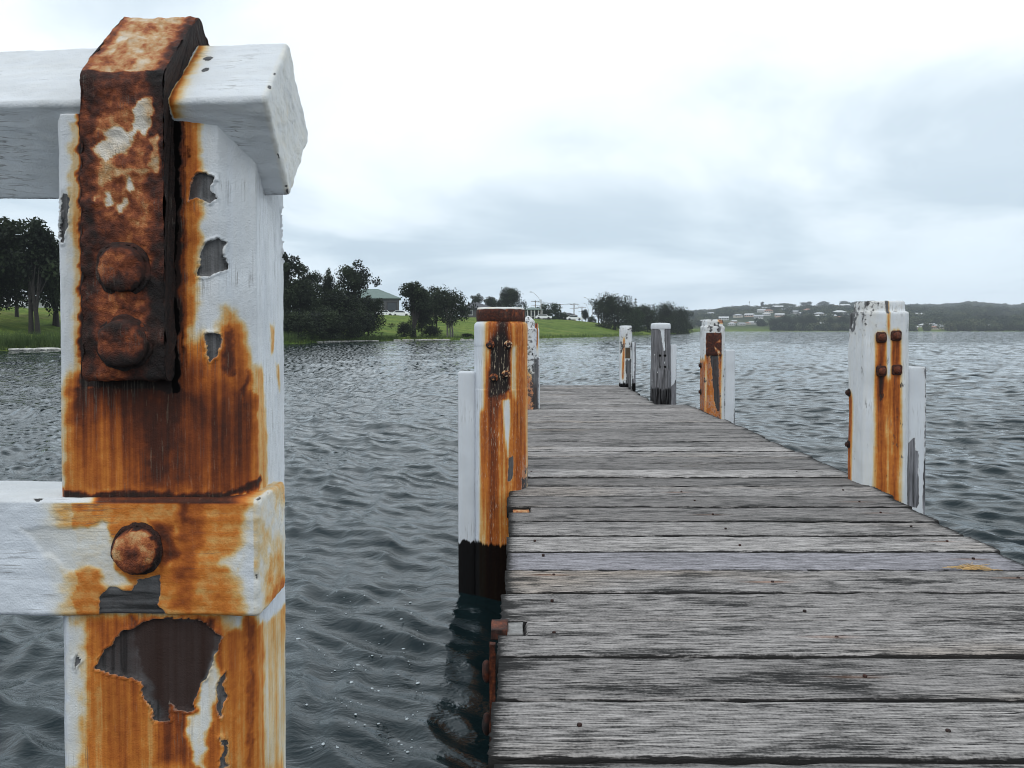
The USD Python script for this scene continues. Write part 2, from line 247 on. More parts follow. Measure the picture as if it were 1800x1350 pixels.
def leaf_mat(name, c0, c1):
    return usdkit.material(stage, LK + name, {
        'g': ('geometry', {}), 'n': ('noise_texture', {'scale': .55, 'detail': 3.0}), 'w': ('math', {'math_type': 'multiply_add', 'value2': .35}), 'r': ('rgb_ramp', {'ramp': [(.35, c0), (.85, c1)]}),
        'd': ('principled_bsdf', {'roughness': .7, 'specular_ior_level': .2}), 't': ('translucent_bsdf', {}), 'x': ('mix_closure', {'fac': .18})},
        [('g.position', 'n.vector'), ('g.random_per_island', 'w.value1'), ('n.fac', 'w.value3'), ('w.value', 'r.fac'), ('r.color', 'd.base_color'), ('r.color', 't.color'), ('d.BSDF', 'x.closure1'), ('t.BSDF', 'x.closure2')], surface='x.closure')
M_LEAF = leaf_mat('dark_foliage', (.006, .010, .007), (.046, .064, .028))
M_LEAF_G = leaf_mat('green_foliage', (.014, .026, .012), (.045, .070, .026))
M_LEAF_F = usdkit.material(stage, LK + 'hillside_foliage', {
    'o': ('object_info', {}), 'g': ('geometry', {}), 'n': ('noise_texture', {'scale': .02, 'detail': 4.0}), 'a': ('math', {'math_type': 'multiply_add', 'value2': .55}), 'i': ('math', {'math_type': 'multiply_add', 'value2': .25}),
    'r': ('rgb_ramp', {'ramp': [(.40, (.009, .016, .012)), (.70, (.026, .040, .022)), (.92, (.060, .074, .036)), (1.1, (.09, .09, .05))]}), 'd': ('principled_bsdf', {'roughness': .8, 'specular_ior_level': .1})},
    [('g.position', 'n.vector'), ('o.random', 'a.value1'), ('n.fac', 'a.value3'), ('g.random_per_island', 'i.value1'), ('a.value', 'i.value3'), ('i.value', 'r.fac'), ('r.color', 'd.base_color')], surface='d.BSDF')
M_REED = leaf_mat('shore_grass', (.035, .060, .016), (.085, .125, .036))
M_BARK = plain('dark_bark', (.018, .015, .013), .9, .4, 8)
M_BARK_P = plain('pale_bark', (.16, .15, .14), .9, .4, 8)

# ------------------------------------------------------------------ water
WATER = -0.55
ang = np.concatenate([np.radians(np.linspace(-41, 41, 640)), np.radians(np.linspace(44, 316, 60))])
rad = np.concatenate([np.linspace(.05, 1.6, 8), np.geomspace(1.72, 620, 980), np.geomspace(640, 7000, 40)])
A, R = np.meshgrid(ang, rad, indexing='xy')             # rows follow the radius
X, Y = R * np.sin(A), R * np.cos(A)
wr = np.random.default_rng(5)
NX = np.zeros_like(X); NY = np.zeros_like(X); swell = .55 + .9 * meshkit.fbm(np.stack([X * .035, Y * .018, 0 * X], -1), 4, 14); pn = [(meshkit.noise(np.stack([X * .9, Y * .9, 0 * X], -1), q) - .5) * 2 for q in (3, 5)]
eta = np.zeros_like(X); DX = np.zeros_like(X); DY = np.zeros_like(X)
dr = np.gradient(rad)[:, None] * np.ones_like(A)
gust = .70 + .6 * meshkit.fbm(np.stack([X * .16, Y * .12, 0 * X], -1), 3, 4)
for k in range(64):
    lam = .15 * (2.3 / .15) ** wr.random()
    th = math.radians(158) + wr.normal() * .42           # where the waves travel, from +x
    kx, ky = 2 * math.pi / lam * math.cos(th), 2 * math.pi / lam * math.sin(th)
    kx, ky = 2 * math.pi / lam * math.sin(th - 1.95), 2 * math.pi / lam * math.cos(th - 1.95)
    a = .0056 * lam ** .52 * (.6 + .8 * wr.random()) * (1.0 if lam < 1.3 else .7)
    fade = smooth01(lam / dr, 2.4, 5.0) * gust
    ph = kx * X + ky * Y + wr.random() * 2 * math.pi + .7 * pn[k % 2] * (1 if k % 3 else -1)
    c, s = np.cos(ph), np.sin(ph)
    eta += a * fade * c
    mod = gust * np.where(R < 12, 1.0, 1.0 + ((.62 * swell) - 1.0) * smooth01(R, 12, 45)); NX -= a * mod * s * kx; NY -= a * mod * s * ky
    DX -= .8 * a * fade * s * kx / math.hypot(kx, ky); DY -= .8 * a * fade * s * ky / math.hypot(kx, ky)
def water_height(x, y):
    r_, t_ = math.hypot(x, y), math.atan2(x, y)
    i, j = np.searchsorted(rad, r_), np.searchsorted(ang[:640], t_)
    return WATER + eta[min(i, len(rad) - 1), min(j, 639)]
n, mr = len(ang), len(rad)
V = np.stack([X + DX, Y + DY, WATER + eta], -1).reshape(-1, 3)
i, k = np.meshgrid(np.arange(mr - 1), np.arange(n), indexing='ij'); a, b = i * n + k, i * n + (k + 1) % n
Fw = np.concatenate([np.stack([a, b, b + n], -1).reshape(-1, 3), np.stack([a, b + n, a + n], -1).reshape(-1, 3)])
M_WATER = usdkit.material(stage, LK + 'lake_water', {
    'g': ('geometry', {}), 'm1': ('mapping', {'scale': (5.0, 8.5, 1), 'rotation': (0, 0, .25)}), 'n1': ('noise_texture', {'scale': 1.0, 'detail': 5.0, 'roughness': .58, 'distortion': .4}),
    'm2': ('mapping', {'scale': (.50, 1.25, 1), 'rotation': (0, 0, .12)}), 'n2': ('noise_texture', {'scale': 1.0, 'detail': 5.0, 'roughness': .6}),
    'd': ('vector_math', {'math_type': 'length'}), 'far': ('map_range', {'from_min': 12.0, 'from_max': 90.0, 'to_min': 0.0, 'to_max': .10, 'clamp': True}), 'm3': ('mapping', {'scale': (.05, .16, 1)}), 'n3': ('noise_texture', {'scale': 1.0, 'detail': 5.0, 'roughness': .6}), 'g3': ('map_range', {'from_min': .35, 'from_max': .65, 'to_min': .55, 'to_max': 1.3, 'clamp': True}), 'fg': ('math', {'math_type': 'multiply'}), 'fm': ('math', {'math_type': 'multiply'}),
    'h': ('math', {'math_type': 'multiply_add', 'value2': .015}),
    'b': ('bump', {'strength': 1.0, 'distance': 1.0}), 'p': ('principled_bsdf', {'specular_tint': (.84, .97, 1.07), 'base_color': (.0028, .0062, .0070), 'roughness': .05, 'ior': 1.333, 'specular_ior_level': .5})},
    [('g.position', 'm1.vector'), ('m1.vector', 'n1.vector'), ('g.position', 'm2.vector'), ('m2.vector', 'n2.vector'), ('g.position', 'd.vector1'), ('d.value', 'far.value'), ('n2.fac', 'fm.value1'), ('g.position', 'm3.vector'), ('m3.vector', 'n3.vector'), ('n3.fac', 'g3.value'), ('g3.result', 'fg.value1'), ('far.result', 'fg.value2'), ('fg.value', 'fm.value2'), ('n1.fac', 'h.value1'), ('fm.value', 'h.value3'), ('h.value', 'b.height'), ('b.normal', 'p.normal')],
    surface='p.BSDF')
Nw = np.stack([-NX, -NY, np.ones_like(NX)], -1).reshape(-1, 3); Nw /= np.linalg.norm(Nw, axis=1)[:, None]
tag(put('water', (V, Fw), M_WATER, smooth=True, normals=Nw), kind='structure')

# ------------------------------------------------------------------ land: near left bank and far hills (rows step inland from the shoreline)
SH = np.array([(-700, 41), (-300, 45), (0, 50.8), (100, 55), (500, 74.7), (600, 88.6), (700, 97.7), (830, 109), (940, 123), (1060, 152), (1130, 200), (1212, 290), (1236, 630), (1800, 640), (2600, 600)], float)
DW = np.array([(-700, 34), (0, 34), (500, 50), (700, 62), (830, 75), (1000, 88), (1060, 80), (1130, 60), (1215, 40), (1240, 60), (2600, 60)], float)
HC = np.array([(-700, 2.9), (0, 3.1), (500, 3.5), (700, 3.6), (1000, 3.45), (1060, 2.5), (1130, 1.5), (1215, .7), (1240, .9), (2600, .9)], float)
TOP = np.array([(-700, 575), (1000, 575), (1150, 556), (1200, 549), (1240, 547), (1290, 541), (1340, 540), (1390, 537), (1430, 535), (1475, 534), (1530, 535), (1580, 539), (1640, 539), (1680, 537), (1700, 533), (1740, 536), (1780, 540), (1800, 537), (1900, 530), (2600, 545)], float)
RT = np.array([(-700, 1500), (1600, 1500), (1680, 2300), (2600, 2300)], float)
itp = lambda t, x: np.interp(x, t[:, 0], t[:, 1])
def land_height(px, r):
    rs = itp(SH, px); d = r - rs; z0 = WATER
    near = np.where(d < 0, z0 + d * .25, z0 + .32 * smooth01(d, 0, .9) + (itp(HC, px) + .23) * smooth01(d, 0.5, itp(DW, px)) ** .85 + .004 * np.maximum(d - itp(DW, px), 0).clip(0, 120))
    rt = itp(RT, px); top = EYE + (HORIZON - itp(TOP, px)) / F * rt - 2.5
    t = np.clip((r - 655) / (rt - 655), 0, 1.0)
    far = np.where(r > 650, top * (t ** .82), -9)
    bump = (meshkit.fbm(np.stack([px * .011, r * .004, 0 * r], -1), 4, 3) - .5) * 9 * smooth01(t, .05, .3) * (1 - smooth01(t, .75, 1.0))
    return np.where(r > 650, np.maximum(near, far + bump), near)
pxs = np.unique(np.concatenate([np.linspace(-700, 0, 30), np.linspace(0, 1206, 240), np.linspace(1206, 1240, 18), np.linspace(1240, 1900, 130), np.linspace(1900, 2600, 20)]))
ds = np.concatenate([[-6, -2, -.6, -.15], np.linspace(0, 2, 9), np.linspace(2.5, 20, 24), np.linspace(21, 100, 40), np.geomspace(104, 300, 12)])
PXg = np.repeat(pxs[None], len(ds) + 60, 0)
rs = itp(SH, pxs)
Rg = np.vstack([rs[None] + ds[:, None], (rs[None] + 300) + (3600 - rs[None] - 300) * (np.linspace(.02, 1, 60)[:, None] ** 1.7)])
wig = (meshkit.fbm(np.stack([pxs * .03, 0 * pxs, 0 * pxs], -1), 4, 9) - .5) * 5 * itp(SH, pxs) / 90
Rw = Rg + wig[None] * np.exp(-np.abs(Rg - rs[None]) / 30)
Zg = land_height(PXg, Rg)
Zg += ((meshkit.fbm(np.stack([PXg * .05, Rg * .25, 0 * Rg], -1), 3, 2) - .5) * .35) * (Rg > rs[None] + .8)
Xg, Yg = (PXg - 900) / F * Rw, Rw
def ground(px, r):
    p = np.array([float(px)]); q = np.array([float(r)])
    w = float(np.interp(px, pxs, wig) * math.exp(-abs(r - itp(SH, px)) / 30))
    return np.array([(px - 900) / F * (r + w), r + w, float(land_height(p, q)[0])])
def seen(px, py, rmin=0.0):
    """where the line of sight through (px, py) meets the land"""
    for r in np.geomspace(max(itp(SH, px) + .5, rmin), 3000, 700):
        g = ground(px, r)
        if HORIZON - (g[2] - EYE) / g[1] * F <= py: return g
    return ground(px, itp(RT, px))
nr, nc = Xg.shape
V = np.stack([Xg, Yg, Zg], -1).reshape(-1, 3)
i, k = np.meshgrid(np.arange(nr - 1), np.arange(nc - 1), indexing='ij'); a = i * nc + k
Fl = np.concatenate([np.stack([a, a + 1, a + nc + 1], -1).reshape(-1, 3), np.stack([a, a + nc + 1, a + nc], -1).reshape(-1, 3)])
M_LAND = usdkit.material(stage, LK + 'grassy_land', {
    'g': ('geometry', {}), 'm': ('mapping', {'scale': (.10, .22, .6)}), 'n': ('noise_texture', {'scale': 1.0, 'detail': 7.0, 'roughness': .65}),
    'r': ('rgb_ramp', {'ramp': [(.30, (.040, .074, .012)), (.47, (.085, .132, .020)), (.60, (.130, .168, .030)), (.75, (.150, .142, .048))]}),
    'nf': ('noise_texture', {'scale': 1.8, 'detail': 5.0, 'roughness': .7}), 'rf': ('map_range', {'from_min': .25, 'from_max': .75, 'to_min': .42, 'to_max': 1.45}), 'sc': ('vector_math', {'math_type': 'scale'}),
    'sep': ('separate_xyz', {}), 'ff': ('map_range', {'from_min': 640.0, 'from_max': 720.0, 'clamp': True}), 'm2': ('mapping', {'scale': (.016, .010, .02)}), 'n2': ('noise_texture', {'scale': 1.0, 'detail': 4.0}),
    'r2': ('rgb_ramp', {'ramp': [(.38, (.018, .028, .014)), (.58, (.034, .048, .022)), (.72, (.12, .12, .06))]}), 'x': ('mix_color', {}),
    'b': ('bump', {'strength': .6, 'distance': .25}), 'p': ('principled_bsdf', {'roughness': .95, 'specular_ior_level': .1})},
    [('g.position', 'm.vector'), ('m.vector', 'n.vector'), ('n.fac', 'r.fac'), ('g.position', 'nf.vector'), ('nf.fac', 'rf.value'), ('r.color', 'sc.vector1'), ('rf.result', 'sc.scale'),
     ('g.position', 'sep.vector'), ('sep.y', 'ff.value'), ('g.position', 'm2.vector'), ('m2.vector', 'n2.vector'), ('n2.fac', 'r2.fac'), ('sc.vector', 'x.a'), ('r2.color', 'x.b'), ('ff.result', 'x.fac'), ('x.result', 'p.base_color'), ('nf.fac', 'b.height'), ('b.normal', 'p.normal')],
    surface='p.BSDF')
tag(put('terrain', (V, Fl), M_LAND, smooth=True, normals=True), kind='structure')

# haze
P0, P1 = (-3600, -60, WATER - 5.5), (5200, 3900, 165)
M_HAZE = usdkit.material(stage, LK + 'haze_air', {'v': ('principled_volume', {'color': (.86, .92, 1.0), 'density': .00018, 'anisotropy': .2})}, [], volume='v.volume')
HAZE = True
if HAZE:
    tag(put('haze', box(P0[0], P1[0], P0[1], P1[1], P0[2], P1[2]), M_HAZE), kind='stuff')

# ------------------------------------------------------------------ jetty deck
bnd = [.776, 1.01, 1.245, 1.481, 1.718, 1.950, 2.196, 2.430, 2.661, 2.885, 3.110, 3.337, 3.61, 3.86]
while bnd[-1] < 8.4: bnd.append(bnd[-1] + .2345 + rng.normal() * .008)
WIDE = len(bnd) - 1
while bnd[-1] < 11.55: bnd.append(bnd[-1] + .2345 + rng.normal() * .008)
STEP_Y, END_Y = bnd[WIDE], bnd[-1]
jetty = thing('jetty', 'long weathered grey timber plank jetty running out over the lake', 'jetty')
M_NAIL = weathered('rusty_nail', ramp=IRON, grain=200, amp=.6)
def right_edge(y): return np.interp(y, [.7, 2.77, 4.5, 6.8, 8.5], [1.70, 1.757, 1.865, 1.89, 1.87])
def left_edge(y): return np.interp(y, [.7, 1.48, 3.3, 8.5], [-.04, -.034, -.018, .0])
circle_ = lambda r, n: np.array([(math.cos(t), math.sin(t)) for t in np.linspace(0, 2 * math.pi, n, endpoint=False)]) * r
for k in range(len(bnd) - 1):
    y0, y1 = bnd[k] + .0030 + rng.random() * .0030, bnd[k + 1] - .0030 - rng.random() * .0030
    yc, w = (y0 + y1) / 2, y1 - y0
    if k < WIDE: x0, x1 = left_edge(yc) + rng.normal() * .006, right_edge(yc) + rng.normal() * .016
    else: x0, x1 = .20 + rng.normal() * .01, np.interp(yc, [8.5, 11.6], [1.53, 1.63]) + rng.normal() * .012
    near = y0 < 4.2
    ny = 34 if y0 < 2.7 else 22 if near else 12
    h = .026
    prof = [(-w / 2, -h)] + [(w / 2, -h)] + [(w / 2, -.006), (w / 2 - .002, h - .006), (w / 2 - .007, h)]
    prof += [(w / 2 - .007 - (w - .014) * q / ny, h) for q in range(1, ny)] + [(-w / 2 + .007, h), (-w / 2 + .002, h - .006), (-w / 2, -.006)]
    prof = np.array(prof)
    L = x1 - x0; st = .02 if near else .06
    xs = np.concatenate([[0, .004, .010, .02], np.arange(.02 + st, L - .02, st), [L - .02, L - .010, L - .004, L]])
    rings = [(x, 1.0) for x in xs]
    V, Fc = loft(prof, rings, 'x')
    rag = (meshkit.fbm(np.column_stack([V[:, 1] * 70, V[:, 2] * 8 + k, 0 * V[:, 0] + k * 3.3]), 3, k) - .5) * .020
    e0, e1 = np.exp(-V[:, 0] / .010), np.exp(-(L - V[:, 0]) / .010)
    V[:, 0] += e0 * rag - e1 * rag
    topm = V[:, 2] > h - .008
    gr = (meshkit.fbm(np.column_stack([V[:, 0] * 2.2, V[:, 1] * 110, 0 * V[:, 0] + k * 5.1]), 3, k + 50) - .5)
    cup = (meshkit.fbm(np.column_stack([V[:, 0] * .8, V[:, 1] * 6, 0 * V[:, 0] + k * 2.7]), 3, k + 90) - .5)
    V[:, 2] += topm * (gr * .0042 + cup * .006)
    edge = np.minimum(w / 2 - V[:, 1], V[:, 1] + w / 2)                   # worn, ragged long edges
    chew = (meshkit.fbm(np.column_stack([V[:, 0] * 9, 0 * V[:, 0] + k, np.sign(V[:, 1])]), 4, k + 7) - .55).clip(0) * .034
    V[:, 2] -= topm * chew * np.exp(-edge / .006)
    V[:, 1] -= np.sign(V[:, 1]) * chew * .25 * np.exp(-edge / .006) * (V[:, 2] > 0)
    pr = np.random.default_rng(400 + k); tilt = float(np.clip(pr.normal(), -1.5, 1.5)) * .0012
    V[:, 2] += V[:, 1] * tilt / w * 2 + float(np.clip(pr.normal(), -1.6, 1.6)) * .0012 - h
    V[:, 1] += (V[:, 0] / L - .5) * rng.normal() * .003
    if abs(y1 - 2.196) < .02:       # notch cut for the strap
        V[:, 2] -= .035 * smooth01(yc + V[:, 1], 2.085, 2.10) * (1 - smooth01(V[:, 0] + x0, .030, .040)) * (V[:, 2] > -.02)
    if abs(y1 - 3.61) < .02:
        V[:, 2] -= .030 * smooth01(yc + V[:, 1], 3.50, 3.52) * (1 - smooth01(V[:, 0] + x0, .078, .086)) * (V[:, 2] > -.02)
    gap_shade_grime = np.clip(smooth01(-edge, -.006, -.0005) * (.40 + .9 * (meshkit.fbm(np.column_stack([V[:, 0] * 7, 0 * V[:, 0] + k, np.sign(V[:, 1])]), 3, k + 17) - .3)) + 1.0 * (V[:, 2] < -.008) + .6 * np.exp(-np.minimum(V[:, 0], L - V[:, 0]) / .012), 0, 1)  # gap shade painted dark on plank sides, edges and ends, with joint grime
    V += np.array([x0, yc, 0])
    mat = M_DECK_P if abs(y0 - 2.661) < .02 else (M_DECK_D if k % 5 in (2,) or rng.random() < .25 else M_DECK)
    spots, stain = [], 0 * gap_shade_grime
    if y0 < 4.4:
        for nx, y_ in ((.10, .2), (.84, -.1), (1.62, .1)):
            if rng.random() < .82: spots.append((nx + rng.normal() * .018, yc + y_ * w + rng.normal() * .02, rng.random()))
        for x, y, q in spots:
            if q < .45: stain = np.maximum(stain, (.35 + q) * np.exp(-np.abs((V[:, 0] - x + .015) / .06) ** 2 - ((V[:, 1] - y) / .007) ** 2))
    pl = put('plank', (V, Fc), mat, jetty, smooth=True, mask=np.column_stack([gap_shade_grime, stain, 0 * gap_shade_grime]))
    for x, y, q in spots:
        v, f = loft(circle_(.0052, 12), [(-.006, .9), (.0012, 1), (.0030, .85), (.0036, .3)])
        v = v + np.array([x, y, .0012])
        put('nail', (v, f), M_NAIL, pl, smooth=True, mask=np.tile([.84 + .12 * q, 0, 0], (len(v), 1)))
# bearers and piles under the deck
for y in np.arange(1.1, 11.6, 1.25):
    x0, x1 = (.02, 1.80) if y < STEP_Y else (.26, 1.5)
    put('bearer', box(x0, x1, y, y + .15, -.27, -.062), M_DARK, jetty)
for x in (.10, .92, 1.70):
    put('stringer', box(x - .06 + (.2 if x < .5 else 0) * 0, x + .06, .8, STEP_Y - .1, -.062 - .004, -.056), M_DARK, jetty)
for y in (1.2, 4.3, 8.0, 11.1):
    for x in (.35, 1.45):
        put('pile', trimesh.creation.cylinder(.12, 1.9, sections=16, transform=trimesh.transformations.translation_matrix((x, y + .25, -1.2))), M_DARK, jetty)

# ------------------------------------------------------------------ jetty posts
def circle(r, n): return np.array([(math.cos(t), math.sin(t)) for t in np.linspace(0, 2 * math.pi, n, endpoint=False)]) * r
def squircle(w, d, c, n):
    """rectangle w x d with corners cut by c, resampled"""
    x, y = w / 2, d / 2
    return resample([(-x + c, -y), (x - c, -y), (x, -y + c), (x, y - c), (x - c, y), (-x + c, y), (-x, y - c), (-x, -y + c)], n)
def streak(u, v, u0, v0, wid, length, k=1.0, up=.03, spread=.25):
    """rust running down from (u0, v0)"""
    t = (v0 - v); w_ = wid * (1 + spread * np.clip(t, 0, None) / max(length, .01))
    body = np.exp(-((u - u0) / w_) ** 2 * 1.2) * smooth01(-t, -up * .2 - .001, up) * 0
    run = np.where(t > 0, np.exp(-(t / length) ** 2 * .9), np.exp(-(t / up) ** 2))
    return k * np.exp(-np.abs((u - u0) / w_) ** 3) * run
def iron_bolt(parent, p, r=.018, square=True, yaw=0.0, rust=.72, pale=0.0, name='bolt'):
    """square washer and domed bolt head facing -y (yaw turns it about z)"""
    th = .010
    if square:
        v, f = loft(squircle(r * 2.9, r * 2.9, r * .45, r * .5), [(0, 1), (th * .6, 1.0), (th, .93), (th, .6)])
        v = displace(v, f, .003, int(p[0] * 91) % 50, (60, 60, 60))
        parts = [(v, f)]
    else:
        v, f = loft(circle(r * 1.7, 22), [(0, 1), (th * .5, 1), (th * .7, .92), (th * .7, .5)]); v = displace(v, f, .002, 3, (70, 70, 70)); parts = [(v, f)]
    v2, f2 = loft(circle(r, 18), [(th * .6, 1), (th + r * .35, 1), (th + r * .65, .85), (th + r * .8, .5), (th + r * .82, .1)])
    v2 = displace(v2, f2, .003, 5, (90, 90, 90)); parts.append((v2, f2))
    base = None
    for nm, (v, f), lv in (('washer', parts[0], rust + .1), ('bolt_head', parts[1], rust)):
        w_ = np.column_stack([v[:, 0], -v[:, 2], v[:, 1]])
        c, s = math.cos(yaw), math.sin(yaw)
        w_ = np.column_stack([c * w_[:, 0] - s * w_[:, 1], s * w_[:, 0] + c * w_[:, 1], w_[:, 2]]) + np.asarray(p)
        mk = np.tile([lv, 0, 0], (len(v), 1)).astype(float)
        if pale: mk[:, 0] -= pale * (meshkit.fbm(v * 60, 3, 8) > .52) * .8
        o = put(nm, (w_, f), M_IRON, parent if base is None else base, smooth=True, mask=mk)
        base = base or o
def make_post(name, label, x, y, prof, rings, maskfn, mat, amp=.004, seed=0, rz=0.0, lean=(0, 0)):
    t = thing(name, label, 'post', (x, y, 0))
    V, Fc = loft(prof, rings)
    V = displace(V, Fc, amp, seed, (9, 9, 3), 4)
    V = displace(V, Fc, amp * .35, seed + 3, (70, 70, 9), 3)
    if rz:
        c, s = math.cos(rz), math.sin(rz); V[:, :2] = V[:, :2] @ np.array([[c, s], [-s, c]])
    mk = maskfn(V)
    V[:, 0] += lean[0] * V[:, 2]; V[:, 1] += lean[1] * V[:, 2]
    put('shaft', (V, Fc), mat, t, smooth=True, mask=mk)
    return t
def make_batten(t, x0, x1, y0, y1, ztop, maskfn, zbot=-1.3, seed=1):
    prof = squircle(x1 - x0, y1 - y0, .006, .02)
    rings = [(zbot, 1)] + [(z, 1) for z in np.arange(zbot + .1, ztop - .012, .022)] + [(ztop - .010, 1), (ztop - .003, .985), (ztop, .95), (ztop, .5)]
    V, Fc = loft(prof, rings)
    V = displace(V, Fc, .0022, seed, (8, 8, 3), 3)
    mk = maskfn(V); V = V + np.array([(x0 + x1) / 2, (y0 + y1) / 2, 0])
    put('batten', (V, Fc), M_BATTEN, t, smooth=True, mask=mk)
zz = lambda a, b, s: list(np.arange(a, b, s))
TIDE = -.26
def fb(V, sc, seed, o=4): return meshkit.fbm(V * np.asarray(sc), o, seed)

# second post on the left: thick round pile with iron band
X2, Y2, R2 = -.057, 4.10, .137
def m_p2(V):
    u, v = np.arctan2(V[:, 0], -V[:, 1]) * R2, V[:, 2]
    r = .36 * smooth01(u, -.095, -.055) + .04
    r += .40 * (fb(V, (30, 30, 1.6), 3) - .52)
    r += streak(u, v, -.060, .36, .050, 1.2, .24, .6)                      # orange left of the plate
    r += streak(u, v, .105, .60, .035, 1.2, .24, .5)                       # right side, dark red lower down
    r += streak(u, v, .012, .90, .030, .20, .5, .03) + streak(u, v, .0, .72, .050, .22, .62, .05)
    r += .55 * smooth01(-sdf(np.column_stack([u, v]), [(-.045, .72), (.05, .72), (.045, .50), (-.055, .47)]), -.012, .018)
    r += streak(u, v, -.10, .38, .018, .8, .32, .02)
    r -= .42 * smooth01(-sdf(np.column_stack([u, v]), [(.005, .455), (.048, .455), (.05, .34), (.035, .17), (.02, .30)]), -.008, .008)     # white strip
    r -= .30 * smooth01(-sdf(np.column_stack([u, v]), [(.03, .70), (.085, .72), (.085, .45), (.055, .50), (.05, .62)]), -.02, .015)
    r -= .25 * smooth01(-sdf(np.column_stack([u, v]), [(-.075, .71), (-.045, .71), (-.045, .60), (-.06, .60)]), -.012, .012)
    r *= (u > -.13)
    r = np.where(v > .842, .10 + .5 * (fb(V, (30, 30, 30), 14) - .5).clip(0), r)
    g = .9 * smooth01(-sdf(np.column_stack([u, v]), [(.045, .16), (.062, .17), (.06, .06), (.04, .05)]), -.012, .004)
    g = np.maximum(g, .62 * smooth01(u, .10, .13) * smooth01(-v, -.45, 0.1))
    b = 1 - smooth01(v, TIDE - .06, TIDE + .055)
    return np.column_stack([np.clip(r, 0, .97), g, b])
P2 = make_post('jetty_post', 'thick round orange-rusted post with iron band round its cap, left of the deck', X2, Y2, circle(R2, 96),
               [(-1.4, 1.0), (-.6, 1.0)] + [(z, 1.0) for z in zz(-.5, .50, .012)] + [(.500, 1.0), (.503, .99)] + [(z, .99) for z in zz(.506, .715, .012)] + [(.716, .99), (.720, 1.0)] + [(z, 1) for z in zz(.73, .822, .012)] + [(.828, .985), (.834, .95), (.838, .90), (.841, .885), (.897, .88), (.907, .87), (.911, .84), (.913, .7), (.914, .4), (.914, .1)], m_p2, M_POST, .003, 2)
v, f = loft(circle(R2 * .905, 96), [(.840, .97), (.842, 1.0), (.86, 1.005), (.88, 1.0), (.900, 1.0), (.903, .97)]); v = displace(v, f, .003, 4, (40, 40, 40))
put('iron_band', (v, f), M_IRON, P2, smooth=True, mask=np.column_stack([.80 - .95 * (fb(v, (60, 60, 60), 21) - .62).clip(0) * 3, 0 * v[:, 0], 0 * v[:, 0]]))
for bx, bz, pl in ((862, 606, .6), (893, 606, 1.0), (868, 664, .7), (889, 658, .9)):
    q = at(bx, bz, Y2 - R2 - .003); dx = q[0] - X2
    iron_bolt(P2, (dx, -math.sqrt(max(R2 ** 2 - dx ** 2, .001)) - .002, q[2]), .0125, False, math.asin(np.clip(dx / R2, -1, 1)) * .8, .90, pl)
def m_b2(V):
    return np.column_stack([0 * V[:, 0] + .02, .65 * smooth01(V[:, 0], .030, .05) * (np.abs(V[:, 2] - .02) < .1), 1 - smooth01(V[:, 2] - .05 * (fb(V, (60, 60, 3), 5) - .5), TIDE - .04, TIDE + .02)])
make_batten(P2, -.272 + .057, -.186 + .057, -.05, .05, .585, m_b2, seed=4)

# first post on the right: big square pile with four square washers
X4, Y4 = 1.925, 4.22
def m_r1(V):
    u, v = V[:, 0], V[:, 2]; front = smooth01(-V[:, 1], .07, .10)
    r = .05 + .08 * (fb(V, (10, 10, 2), 3) - .5)
    for (bu, bv) in BR1:
        r = np.maximum(r, streak(u, v, bu, bv, .028, .9, .66, .03, .4) * front)
    r = np.maximum(r, front * .53 * smooth01(-np.abs(u - (.5 * (BR1[0][0] + BR1[1][0]))), -.088 - .02 * (.6 - v), -.038) * smooth01(-v, -.60, -.52))
    r = np.maximum(r, streak(u, v, BR1[0][0] + .004, BR1[2][1] - .02, .020, .22, .93, .03) * front)
    r -= front * .22 * np.exp(-((u - .5 * (BR1[0][0] + BR1[1][0]) - .002) / .008) ** 2) * (.4 + .6 * fb(V, (4, 4, 7), 12))
    r -= front * .22 * np.exp(-((u - BR1[1][0] + .012) / .007) ** 2) * smooth01(-v, -.35, -.15) * smooth01(v, .1, .2)
    r = np.maximum(r, .45 * np.exp(-((u - .5 * (BR1[0][0] + BR1[1][0])) / .010) ** 2) * smooth01(v, .72, .82) * front)
    left = smooth01(-u, .095, .116)
    r = np.maximum(r, left * .62 * smooth01(-v, -.50, -.42) * np.exp(-((V[:, 1] - .075) / .035) ** 2))
    g = .47 * smooth01(v, .40, .92) * (.62 + .38 * smooth01(-u, -.08, .10)) * (.45 + .75 * fb(V, (55, 55, 15), 13)) + .14 * (v > .884) * smooth01(fb(V, (28, 28, 40), 15), .40, .62) + .50 * smooth01(-u, .095, .122) * smooth01(V[:, 1], -.03, .08) * smooth01(v, .70, .88)
    g = np.maximum(g, .8 * smooth01(v, .86, .90) * (np.abs(u - .5 * (BR1[0][0] + BR1[1][0])) < .007))
    b = 1 - smooth01(v, TIDE - .1, TIDE)
    return np.column_stack([np.clip(r, 0, .96), g, b])
BR1 = []
for (bx, bz) in ((1549, 593), (1575, 590), (1549, 652), (1576, 650)):
    q = at(bx, bz, Y4 - .1175); BR1.append((q[0] - X4, q[2]))
R1 = make_post('jetty_post', 'big white post with four rusty square washers and orange streaks, nearest on the right', X4, Y4, squircle(.235, .235, .028, .008),
               [(-1.4, 1.0), (-.5, 1.0)] + [(z, 1.0) for z in zz(-.3, .62, .014)] + [(z, 1.0 - .02 * (z - .62) / .26) for z in zz(.62, .885, .010)] + [(.890, .965), (.893, .90), (.896, .865), (.91, .855), (.925, .85), (.94, .84), (.947, .81), (.949, .7), (.945, .5), (.945, .1)], m_r1, M_POSTW, .007, 5)
for (bu, bv) in BR1: iron_bolt(R1, (bu, -.1155, bv), .0185, True, rng.normal() * .05, .70)
for bz in (695, 790):
    q = at(1495, bz, Y4 - .10); iron_bolt(R1, (-.114, .085, q[2]), .013, False, -math.pi / 2, .86)
